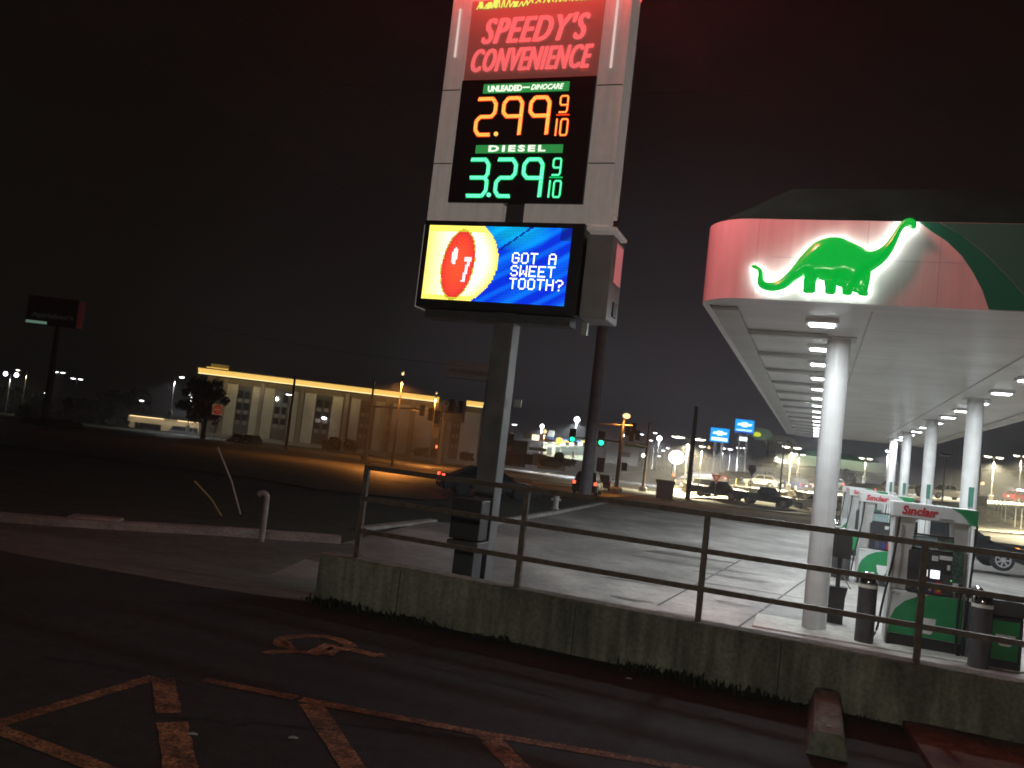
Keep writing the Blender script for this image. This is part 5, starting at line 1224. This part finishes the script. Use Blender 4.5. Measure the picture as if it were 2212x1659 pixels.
# penthouse piece
s0, s1 = zm(215, 185)[0], zm(345, 185)[0]; b = MB(); b.box(((s0+s1)/2, 4, ztop+1.6), (s1-s0, 4, 1.8)); b.build('penthouse', pale, MT)
b = MB(); b.prism([(1.6, ztop+.7), (2.0, ztop+.7), (2.0, ztop+1.75), (.9, ztop+1.75)], s0-.6, s1, axis='yz'); b.build('cornice', cor, MT)
for xx_ in (500, 1100):
    s_, z_ = zm(xx_, 300); light('cornice_light', 'AREA', (s_, -2.4, ztop-.4), 70, (1, .78, .40), .5, MT, rot=(R(18), 0, 0), shape=(9, .3))
s_, z_ = zm(420, 300)
light('window_glint_fill', 'SPOT', (zm(1010, 540)[0], -.9, zm(1010, 540)[1]+1.2), 120, (1, .98, .9), .2, MT, spot=150)  # added spot at a window reflection, no lamp fitted here
light('facade_fill', 'AREA', (zm(620, 470)[0], -20, ztop-2.5), 620, (1, .97, .84), .3, MT, rot=(R(84), 0, R(8)))  # added fill for the motel front, attached to no lamp
s0, z0 = zm(1020, 525); b = MB(); b.ball((s0, -.5, z0), (.5, .2, .25), 10, 6); b.build('wall_lamp_or_glint', Lc, MT)  # glowing ball stands in for a glossy window reflection
# entrance canopy with drive through
PC = at(276, 938, 160); PE = at(640, 965, 164); pdv = Vector((PE.x-PC.x, PE.y-PC.y, 0)).normalized(); pang = math.atan2(pdv.y, pdv.x); pn_ = Vector((pdv.y, -pdv.x, 0))
def pp_(x, y):
    X_, Y_ = (450+.2486*x)/1.8228, (1500+.2486*y)/1.8228; d = ray(X_, Y_); t = (PC-CAMP).dot(pn_)/d.dot(pn_); p = CAMP+d*t; return (p-PC).dot(pdv), p.z-PC.z
ENT = thing('entrance_canopy', 'pale drive through motel entrance with a thin warm light line under its flat roof', 'entrance', PC, pang)
z_t = pp_(500, 560)[1]; em = mat('entrance_stucco', (.58, .52, .42), .8, noise=[(.4, .12)])
x0, x1, x2, x3, x4 = pp_(200, 700)[0], pp_(305, 700)[0], pp_(735, 760)[0], pp_(870, 760)[0], pp_(1340, 760)[0]
b = MB(); b.box(((x0+x4)/2, 3, z_t+.22), (x4-x0+1.2, 8, .5), bev=.05); b.build('roof', mat('entrance_roof', (.12, .11, .10), .7), ENT)
zo = pp_(500, 670)[1]; zo2 = pp_(1100, 735)[1]
for (a, c, z0, z1) in ((x0, x1, -1.2, zo), (x2, x3+1.0, -1.2, zo), (x4-1.2, x4, -1.2, zo)):
    b = MB(); b.box(((a+c)/2, .6, (z0+z1)/2), (c-a, 1.2, z1-z0)); b.build('pier', em, ENT)
b = MB(); b.box(((x0+x4)/2, .6, (zo+z_t)/2), (x4-x0, 1.2, z_t-zo-.01)); b.build('beam', em, ENT)
b = MB(); b.box(((x0+x1)/2, .55, -.35), (x1-x0+.3, 1.5, 2.0), bev=.02); b.build('pier_base', mat('pier_stone', (.22, .17, .13), .9, noise=[(2, .4)]), ENT)
b = MB(); b.box(((x1+x2)/2, 5.5, .5), (x2-x1+1, .2, 4)); b.box(((x3+x4)/2, 4, .5), (x4-x3-2, .2, 4)); b.build('back_wall', mat('entrance_back', (.05, .05, .04), .7), ENT)
b = MB(); b.box(((x0+x2)/2+.3, -.12, z_t-.14), (x2-x0, .10, .10)); b.build('light_line', glowm('entrance_tube', (1, .72, .36), 2.6), ENT)
b = MB(); b.box(((x3+x4)/2+.5, -.12, z_t-.14), (3.6, .10, .10)); b.build('light_line', glowm('entrance_tube', (1, .72, .36), 2.6), ENT)
light('entrance_light', 'AREA', ((x0+x2)/2, -1.2, z_t-.3), 38, (1, .80, .48), .5, ENT, rot=(R(40), 0, 0), shape=(9, .3))
light('entrance_light', 'AREA', ((x3+x4)/2, -1.2, z_t-.5), 32, (1, .80, .48), .5, ENT, rot=(R(40), 0, 0), shape=(6, .3))

# ================================================================== SHOP ACROSS THE CROSSING
YS = 185.
z5_ = lambda x, y, Y=YS: at((1950+.2486*x)/1.8228, (1580+.2486*y)/1.8228, Y)
o0 = z5_(300, 950); SH = thing('roadside_shop', 'low lit shop with a blue band and yellow signs behind the green signals', 'building', (o0.x, o0.y, 0), -.12)
def lx(x, y):
    d = ray((1950+.2486*x)/1.8228, (1580+.2486*y)/1.8228); nv = Vector((math.sin(.12)*-1, -math.cos(.12), 0)); nv = Vector((-math.sin(.12), -math.cos(.12), 0)); t = (o0-CAMP).dot(nv)/d.dot(nv); p = CAMP+d*t; q = p-Vector((o0.x, o0.y, 0)); return q.x*math.cos(.12)-q.y*math.sin(.12), p.z
def sb_(nm, x0, y0, x1, y1, dep, m, par=SH, front=0.):
    a, zt_2 = lx(x0, y0); c, zb_2 = lx(x1, y1); b = MB(); b.box(((a+c)/2, dep/2-front, (zt_2+zb_2)/2), (abs(c-a), dep, abs(zt_2-zb_2))); return b.build(nm, m, par)
shw = mat('shop_wall', (.42, .44, .38), .8, noise=[(.4, .15)])
sb_('wall', 760, 640, 1560, 960, 10, shw); sb_('blue_band', 760, 560, 1460, 665, 2.5, mat('shop_blue', (.02, .06, .16), .5, emit=(.02, .1, .25), es=.12), SH, 2.0)
sb_('roof', 720, 520, 900, 640, 6, mat('shop_red_brown', (.12, .05, .03), .7), SH, 1.0)
sb_('roof_sign', 850, 460, 940, 570, .4, mat('roof_sign_pale', (.3, .33, .28), .6), SH, 1.4)
for x in (830, 960, 1050, 1120, 1190, 1260, 1330, 1400): sb_('window', x, 720, x+58, 850, .12, mat('shop_window', (.05, .06, .06), .2, emit=(.75, .9, .75), es=.10), SH, .1)
ysg, rsg = glowm('shop_sign_yellow', (1, .72, .05), 1.7), glowm('shop_sign_red', (.8, .05, .03), 1.0)
a, zq = lx(1025, 630); b = MB(); b.prism([(a+.75*math.cos(R(t)), zq+.75*math.sin(R(t))) for t in range(0, 360, 24)], -2.3, -2.1); b.build('sign_disc', ysg, SH)
for (xa, xb) in ((1070, 1180), (1190, 1255), (1370, 1450)):
    s_ = sb_('sign_letters', xa, 622, xb, 660, .2, ysg, SH, 2.25); sb_('sign_underline', xa-8, 672, xb, 686, .2, rsg, SH, 2.25)
for x in (795, 935, 1070, 1215, 1350):
    sb_('eave_lamp', x-35, 650, x+35, 668 if x < 1000 else 705, .5, glowm('eave_lamp_glow', (1, .97, .85), 3), SH, 1.0)
light('shop_light', 'AREA', (lx(1100, 700)[0], -1.5, lx(1100, 700)[1]+.3), 1500, (.85, 1, .85), 1, SH, shape=(14, 1))
# small grey building on left of it
o1 = z5_(200, 1010, 150); SM = thing('grey_building', 'low dark grey building with barred windows just right of the pylon pole', 'building', (o1.x, o1.y, 0), -.05)
def px5(x, y, Y=150): return z5_(x, y, Y)-Vector((o1.x, o1.y, 0))
def g5(nm, x0, y0, x1, y1, dep, m, front=0., par=SM):
    a, c = px5(x0, y0), px5(x1, y1); b = MB(); b.box(((a.x+c.x)/2, dep/2-front, (a.z+c.z)/2), (abs(c.x-a.x), dep, abs(a.z-c.z))); return b.build(nm, m, par)
gw = mat('grey_building_wall', (.12, .13, .115), .8, noise=[(.5, .2)])
g5('wall', -160, 560, 470, 1050, 12, gw); g5('annex', 590, 820, 790, 1030, 4, shw); g5('parapet', -160, 470, 280, 700, 2, mat('grey_dark', (.05, .05, .05), .7), .3)
g5('panel_sign', 60, 690, 255, 795, .3, mat('orange_panel', (.35, .20, .12), .6), .5)
g5('awning', 540, 720, 800, 800, 2, mat('awning_pale', (.32, .34, .3), .7), .4)
for (x0, x1) in ((90, 240), (250, 420), (450, 580)): g5('window', x0, 830, x1, 1010, .1, glass_d, .08)
g5('roof_board', 450, 490, 590, 600, .3, mat('board_pale2', (.35, .35, .32), .7), .8)
q = g5('lit_sign', 590, 525, 690, 625, .3, glowm('cream_lit', (1, .92, .6), 1.9), 1.0)
sgn = thing('monument_sign', 'low brick monument sign among bushes before the bright shop', 'sign', z5_(890, 1040, 130), 0); b = MB(); b.box((0, 0, .55), (4.2, .6, 2.0), bev=.05); b.build('brick_base', mat('sign_brick', (.22, .2, .17), .9, noise=[(3, .3)]), sgn); b = MB(); b.ball((1, 0, 1.7), (.8, .3, .7), 10, 6); b.build('crest', mat('crest_dark', (.06, .06, .05), .8), sgn)
# far white block building
o2 = z5_(1840, 960, 215); FB = thing('white_building', 'small pale flat roofed building beyond the steel signal pole', 'building', o2, 0); b = MB(); b.box((2.5, 3, 2.2), (8, 6, 5.2)); b.build('wall', shw, FB); b = MB(); b.box((3.2, -.05, 2.2), (2.6, .1, 1.2)); b.build('window', glass_d, FB)
# ================================================================== RIGHT SIDE: RAISED LOT, WALLS, BUILDINGS
bank = sheet('lawn', [spt(1660, 1020, 181), spt(1800, 1038, 175), spt(1800, 1020, 192), spt(1660, 1003, 192)], lawn_m)
lawn2 = sheet('lawn', [spt(2132, 1098, 83.2), spt(2163, 1108, 81.5), spt(2166, 1120, 80), spt(2212, 1128, 76.5), spt(2340, 1147, 70.5), spt(2340, 1100, 103), spt(2090, 1086, 103)], lawn_m)
# rough rock retaining face
def rockwall(name, label, pts, m, rough=.35, thick=1.2, cat='retaining wall'):
    b = MB(); N = len(pts)-1; cols_ = []
    for k in range(N):
        (xa, ta, ba, Ya), (xb, tb, bb_, Yb) = pts[k], pts[k+1]; n_ = max(2, int(abs(xb-xa)/9))
        for i in range(n_+(1 if k == N-1 else 0)):
            t = i/n_; xm = xa+(xb-xa)*t; Ym = Ya+(Yb-Ya)*t
            pt, pb2 = at(xm, ta+(tb-ta)*t, Ym), at(xm, ba+(bb_-ba)*t, Ym); cols_.append((Vector((pt.x, pt.y, pt.z)), Vector((pt.x, pt.y, pb2.z-.4))))
    rows = 5; grid = []
    for (pt, pb2) in cols_:
        c = [Vector((pt.x, pt.y+thick, pt.z-.02))]
        for r_ in range(rows+1):
            q = pt.lerp(pb2, r_/rows); q = q+Vector((random.uniform(-rough, rough)*.6, random.uniform(-rough, rough), random.uniform(-.1, .1)*rough if 0 < r_ else 0)); c.append(q)
        grid.append(c)
    m_ = rows+2
    for c in grid: b.v += [tuple(q) for q in c]
    for i in range(len(grid)-1):
        for j in range(m_-1): b.f.append((i*m_+j, i*m_+j+1, (i+1)*m_+j+1, (i+1)*m_+j))
    return tag(b.build(name, m), label, cat)
rockwall('rock_face', 'rough pinkish rock retaining face behind the rear black pickup', [(1655, 1062, 1075, 103), (1690, 1064, 1092, 101), (1720, 1060, 1100, 100), (1745, 1066, 1104, 99), (1800, 1070, 1112, 98)], stone_m, .5)
gold = mat('limestone', (.52, .44, .27), .85, noise=[(.7, .25), (4, .25), (18, .2)], bump=(5, .7, .06))
rockwall('stone_wall', 'upper golden stone wall below the white crew cab pickup', [(1795, 1075, 1094, 96), (1900, 1080, 1104, 95), (2045, 1084, 1106, 93), (2075, 1086, 1112, 92)], gold, .12)
rockwall('stone_wall', 'stepped golden stone wall beside the right hand column, bright in lamp light', [(2060, 1088, 1119, 86), (2106, 1090, 1123, 84), (2128, 1095, 1126, 83), (2129, 1100, 1127, 82.5), (2162, 1106, 1132, 81)], gold, .07)
rockwall('stone_wall', 'lowest golden stone wall running out at the far right edge', [(2162, 1119, 1139, 79.5), (2212, 1127, 1150, 76), (2340, 1146, 1172, 70)], gold, .08)
pb3 = MB(); a, c = at(2106, 1074, 88), at(2126, 1095, 88); pb3.box(((a.x+c.x)/2, a.y, (a.z+c.z)/2), (1.0, 1.0, abs(a.z-c.z)+.4)); tag(pb3.build('stone_pier', gold), 'short square stone pier by the fence at the top of the stepped wall', 'pier')
# fence posts
fp = thing('wire_fence', 'thin wire fence of pale posts on the grass at the far right', 'fence', at(2100, 1100, 76), 0); F0 = Vector(fp.location)
fm = mat('fence_post_pale', (.5, .48, .42), .6)
prevt = None
for x, y0, y1, Y in ((2096, 1066, 1090, 92), (2150, 1076, 1108, 82), (2158, 1082, 1112, 80), (2166, 1076, 1116, 78), (2174, 1082, 1120, 77), (2195, 1096, 1133, 74), (2208, 1100, 1138, 73), (2240, 1104, 1142, 72)):
    t_, b_ = at(x, y0, Y)-F0, at(x, y1, Y)-F0; b = MB(); b.tube([(t_.x, t_.y, b_.z-.3), tuple(t_)], .045, 6); b.build('post', fm, fp)
    if prevt is not None: b = MB(); b.tube([prevt, tuple(t_)], .012, 5); b.tube([tuple(Vector(prevt)-Vector((0, 0, .6))), tuple(t_-Vector((0, 0, .6)))], .012, 5); b.build('wire', fm, fp)
    prevt = tuple(t_)
# green roofed building
o3 = at(1700, 1018, 196); GB = thing('green_roof_building', 'long low building with a green hip roof and a pale tower with glowing white script', 'building', o3, -.04)
def q3(x, y, Y=196): return at(x, y, Y)-o3
def g3(nm, x0, y0, x1, y1, dep, m, front=0., par=GB):
    a, c = q3(x0, y0), q3(x1, y1); b = MB(); b.box(((a.x+c.x)/2, dep/2-front, (a.z+c.z)/2), (abs(c.x-a.x), dep, abs(a.z-c.z))); return b.build(nm, m, par)
cream = mat('cream_stucco', (.42, .42, .32), .8, noise=[(.4, .12)])
tw = g3('tower', 1674, 981, 1697, 1024, 4, cream, 1.0); g3('tower_cap', 1671, 976, 1700, 981, 5, mat('brick_red', (.2, .08, .05), .8), 1.5)
a = q3(1686, 994); textmb('Salon', 3.6, 1.35, .05, .25, .03, T((a.x, -1.1, a.z))).build('lettering', glowm('script_glow', (1, .98, .85), 2.5), tw)
g3('wall', 1700, 1004, 1915, 1040, 8, cream)
for k in range(7):
    x = 1702+k*15; g3('window_strip', x, 1010+k*1.3, x+11, 1020+k*1.3, .2, glass_d, .15)
l0, l1 = q3(1697, 1000), q3(1925, 1020); rid = q3(1735, 968).z
b = MB(); b.add([(l0.x, -1, l0.z), (l1.x, -1, l0.z), (l1.x, 16, l0.z), (l0.x, 16, l0.z), (l0.x+7, 7.5, rid), (l1.x-7, 7.5, rid)], [(0, 1, 5, 4), (1, 2, 5), (2, 3, 4, 5), (3, 0, 4), (0, 3, 2, 1)]); b.build('roof', mat('roof_green', (.05, .17, .09), .5, noise=[(.3, .15)]), GB)
g3('fascia_board', 1697, 1000, 1915, 1004, .4, cream, 1.3)
g3('dark_annex', 1640, 984, 1673, 1010, 6, mat('annex_dark', (.03, .035, .03), .7)); g3('annex_wall', 1620, 1004, 1673, 1022, 6, mat('annex_wall', (.10, .10, .085), .8), -.3)
for (x, y) in ((1686, 1002), (1760, 1012), (1800, 1018)): pass
light('building_light', 'AREA', (q3(1780, 1000).x, -5, q3(1780, 1000).z+3), 900, (.8, 1, .8), 3, GB, rot=(R(60), 0, 0), shape=(20, 2))
# far right dark warehouse
o4 = at(2150, 1082, 150); WH = thing('warehouse', 'grey warehouse with a pale parapet and ribbed siding at the far right', 'building', o4, -.05)
def g4(nm, x0, y0, x1, y1, dep, m, front=0.):
    a, c = at(x0, y0, 150)-o4, at(x1, y1, 150)-o4; b = MB(); b.box(((a.x+c.x)/2, dep/2-front, (a.z+c.z)/2), (abs(c.x-a.x), dep, abs(a.z-c.z))); return b.build(nm, m, WH)
g4('wall', 2118, 1016, 2330, 1090, 10, mat('warehouse_grey', (.12, .12, .115), .7, noise=[(.4, .2)])); g4('parapet', 2166, 1014, 2330, 1043, 1.5, mat('warehouse_pale', (.30, .30, .28), .7), 1.0)
g4('ribbed_siding', 2138, 1046, 2184, 1080, .3, mat('ribbed_siding', (.26, .26, .22), .6, wave=(3.0, 'X', .8)), .3); g4('dark_door', 2186, 1050, 2240, 1082, .2, glass_d, .2)
for (x, y) in ((2113, 1045), (2121, 1044)):
    a = at(x, y, 150)-o4; b = MB(); b.ball((a.x, -.5, a.z), (.32, .2, .3), 10, 6); b.build('wall_lamp_or_glint', Ls, WH)
for (x, y) in ((2194, 1060), (2205, 1062)):
    a = at(x, y, 150)-o4; b = MB(); b.ball((a.x, -1, a.z), (.5, .2, .45), 10, 6); b.build('wall_lamp_or_glint', Lc, WH)
# distant dark buildings along the street end
for (x0, y0, x1, y1, Y, lab, c) in ((1496, 988, 1545, 1018, 230, 'dark long building beyond the thin utility pole', (.05, .05, .055)), (1480, 982, 1500, 1010, 240, 'small dark shed behind the thin utility pole', (.04, .04, .04)), (60, 886, 160, 912, 260, 'dim pale building between the dark trees at the far left', (.12, .12, .10)), (1610, 990, 1640, 1005, 225, 'small pale building behind the second blue sign', (.25, .25, .22))):
    a, c_ = at(x0, y0, Y), at(x1, y1, Y); D = thing('distant_building', lab, 'building', (a.x, a.y, c_.z-2), 0)
    h = a.z-c_.z+2; w = c_.x-a.x; b = MB(); b.box((w/2, 4, h/2), (w, 8, h)); b.build('wall', mat('distant_wall_%d' % x0, c, .8, noise=[(.3, .2)]), D); b = MB(); b.box((w/2, 4, h+.1), (w+.6, 8.6, .25)); b.build('roof', mat('distant_roof', (.05, .05, .05), .8), D)
# ================================================================== TREES AND BUSHES
def tree(name, label, cat, x, y, Y, top, wpx, m=leaf, n_=2600, trunk=True, group='trees by the motel', seed=1, crown_low=.35, lf=.35, sparse=False):
    rnd = random.Random(seed); B = at(x, y, Y); H = zat(B, top)-B.z; w = (at(x+wpx/2, y, Y)-at(x-wpx/2, y, Y)).length/2
    D = thing(name, label, cat, B, 0, group)
    if trunk:
        b = MB(); b.tube([(0, 0, -.4), (.05*H*.1, 0, H*.25), (0, .02*H, H*.5), (.02*H, 0, H*.8)], [H*.035+.06, H*.028+.05, H*.018+.03, .02], 8)
        for k in range(7):
            a = rnd.uniform(0, 6.28); z0 = H*rnd.uniform(crown_low*.7, .6); e = Vector((math.cos(a)*w*.75, math.sin(a)*w*.75, z0+H*.25)); b.tube([(0, 0, z0), tuple(Vector((0, 0, z0)).lerp(e, .5)+Vector((0, 0, .3))), tuple(e)], [H*.014+.02, H*.009+.015, .012], 6)
        b.build('trunk', bark, D)
    cl = []
    for k in range(34 if sparse else 16):
        a = rnd.uniform(0, 6.28); rr2 = w*math.sqrt(rnd.random())*.72; z = H*(crown_low+(1-crown_low)*rnd.uniform(.08, .9)); t = (z/H-crown_low)/(1-crown_low); rr2 *= 1.25*math.sqrt(max(.05, 1-(2*t-.8)**2/1.5)); cl.append((Vector((math.cos(a)*rr2, math.sin(a)*rr2, z)), w*rnd.uniform(.28, .5)*(.62 if sparse else 1)))
    b = MB()
    for k in range(n_):
        c, r_ = cl[k % len(cl)]; d = Vector((rnd.gauss(0, 1), rnd.gauss(0, 1), rnd.gauss(0, .8))); d = d.normalized()*r_*(rnd.random()**(.35 if not sparse else .8))
        p = c+d
        if p.z > H: p.z = H-rnd.random()*.3
        if p.z < 0.05: p.z = rnd.random()*.4
        s_ = lf*rnd.uniform(.5, 1.3); q1 = Vector((rnd.gauss(0, 1), rnd.gauss(0, 1), rnd.gauss(0, 1))).normalized(); q2 = q1.cross(Vector((rnd.gauss(0, 1), rnd.gauss(0, 1), rnd.gauss(0, 1)))).normalized()
        b.quad(p-q1*s_-q2*s_*.5, p+q1*s_-q2*s_*.5, p+q1*s_+q2*s_*.5, p-q1*s_+q2*s_*.5)
    b.build('crown', m, D); return D
tree('dark_tree', 'large dark tree over the motel entrance, its branches against the pale wall', 'tree', 438, 942, 122, 815, 125, n_=5200, seed=3, crown_low=.22, lf=.17, sparse=True)
tree('round_tree', 'broad round dark tree right of the restaurant sign pole', 'tree', 190, 934, 150, 868, 130, leaf2, 4200, seed=5, crown_low=.12, lf=.5)
tree('dark_tree', 'dark tree at the far left behind the blue white lamp', 'tree', 20, 918, 175, 840, 130, leaf, 3600, seed=8, crown_low=.1, lf=.5)
tree('dark_tree', 'tall dark tree behind the broad round one, next to the motel entrance', 'tree', 275, 925, 185, 838, 110, leaf, 3000, seed=9, crown_low=.15, lf=.5)
tree('dark_tree', 'small dark tree beside the thick pole of the restaurant sign', 'tree', 60, 926, 140, 880, 60, leaf2, 1800, seed=12, crown_low=.1, lf=.4)
tree('low_bush', 'black bushes around the foot of the restaurant sign pole', 'bush', 110, 944, 92, 908, 130, leaf, 3000, False, 'bushes', 13, 0, .22)
for x, y, Y, top, w, lab, sd in ((1083, 966, 150, 928, 40, 'leafy bush in front of the third dark window bay', 21), (1195, 972, 150, 938, 36, 'bush left of the steel mast arm pole', 22), (1720, 988, 140, 962, 60, 'low round bush under the pedestrian signal', 23), (2015, 995, 140, 974, 38, 'small round bush at the end of the motel wall', 24), (1040, 965, 150, 935, 30, 'palm like shrub leaning before the motel wall', 25)):
    X_, Y_ = (700+.565*x)/1.8228, (1350+.565*(y-265 if False else 745+(x-1000)*.07))/1.8228
    tree('wall_bush', lab, 'bush', X_, Y_, Y, Y_-(y-top)*.75, w*.9, leaf2, 900, False, 'bushes', sd, 0, .22, True)
tree('shop_hedge', 'dark hedge round the low brick sign before the shop', 'bush', 1187, 1008, 128, 996, 40, leaf, 1400, False, 'bushes', 31, 0, .25)
tree('shop_hedge', 'dark hedge under the left green signal post', 'bush', 1215, 1003, 128, 992, 46, leaf, 1400, False, 'bushes', 32, 0, .25)
tree('round_bush', 'round green bush at the wall of the green roofed building', 'bush', 1832, 1044, 170, 1016, 30, leaf2, 900, False, 'bushes', 33, 0, .35)
tree('round_bush', 'dark bush left of the pale tower with white script', 'bush', 1664, 1018, 188, 998, 36, leaf, 900, False, 'bushes', 34, 0, .35)
tree('round_bush', 'clipped bush left of the white crew cab pickup', 'bush', 1992, 1073, 120, 1048, 26, leaf2, 900, False, 'bushes', 35, 0, .3)
# ================================================================== OVERHEAD WIRES
wm = mat('cable', (.03, .028, .026), .7)
for (q0, q1, Y0, Y1, lab) in (((60, -20), (950, 520), 40, 90, 'lowest power line crossing the dark sky toward the pylon screen'), ((340, -20), (1000, 520), 42, 90, 'second power line from the left in the dark sky'), ((450, -20), (980, 420), 44, 85, 'third power line from the left in the dark sky'), ((545, -20), (960, 320), 46, 80, 'power line nearest to the red glow of the pylon sign'), ((700, 180), (1680, 194), 60, 60, 'level power line crossing behind the price panel'), ((420, 700), (1000, 790), 90, 95, 'power line over the motel roof')):
    a, c = at(*q0, Y0), at(*q1, Y1); P = [a.lerp(c, k/14)-Vector((0, 0, .5*math.sin(math.pi*k/14))) for k in range(15)]; b = MB(); b.tube(P, .022, 5); tag(b.build('power_line', wm), lab, 'cable', 'overhead power lines')
# ================================================================== STORE BEHIND THE VIEWER with its wall lamp
ST = thing('store_front', 'plain store wall with a lit wall lamp facing the dark parking lot', 'building', (-1, -4.8, 0), 0)
b = MB(); b.box((0, -.15, 1.9), (22, .3, 3.8)); b.build('wall', mat('store_wall', (.25, .23, .2), .8, noise=[(.6, .2)]), ST)
b = MB(); b.box((-1.2, .08, 3.0), (.4, .16, .26), bev=.03); b.build('lamp_housing', dgrey, ST)
b = MB(); b.box((-1.2, .17, 2.98), (.34, .03, .18)); b.build('lamp_lens', glowm('store_lamp_glow', (1, .93, .80), 8), ST)
light('store_lamp', 'AREA', (-1.2, .22, 2.98), 200, (1, .93, .78), .3, ST, rot=(R(93), 0, 0))
# ================================================================== NIGHT HAZE
hz = MB(); hz.box((0, 380, 14.4), (1640, 860, 41.2))
hzm = bpy.data.materials.new('night_haze'); hzm.use_nodes = True; hn = hzm.node_tree; hn.nodes.clear()
ho = hn.nodes.new('ShaderNodeOutputMaterial'); hv = hn.nodes.new('ShaderNodeVolumePrincipled')
hv.inputs['Color'].default_value = (.92, .92, .95, 1); hv.inputs['Density'].default_value = HAZE; hv.inputs['Anisotropy'].default_value = .25
hn.links.new(hv.outputs[0], ho.inputs['Volume'])
stuff(hz.build('haze', hzm))
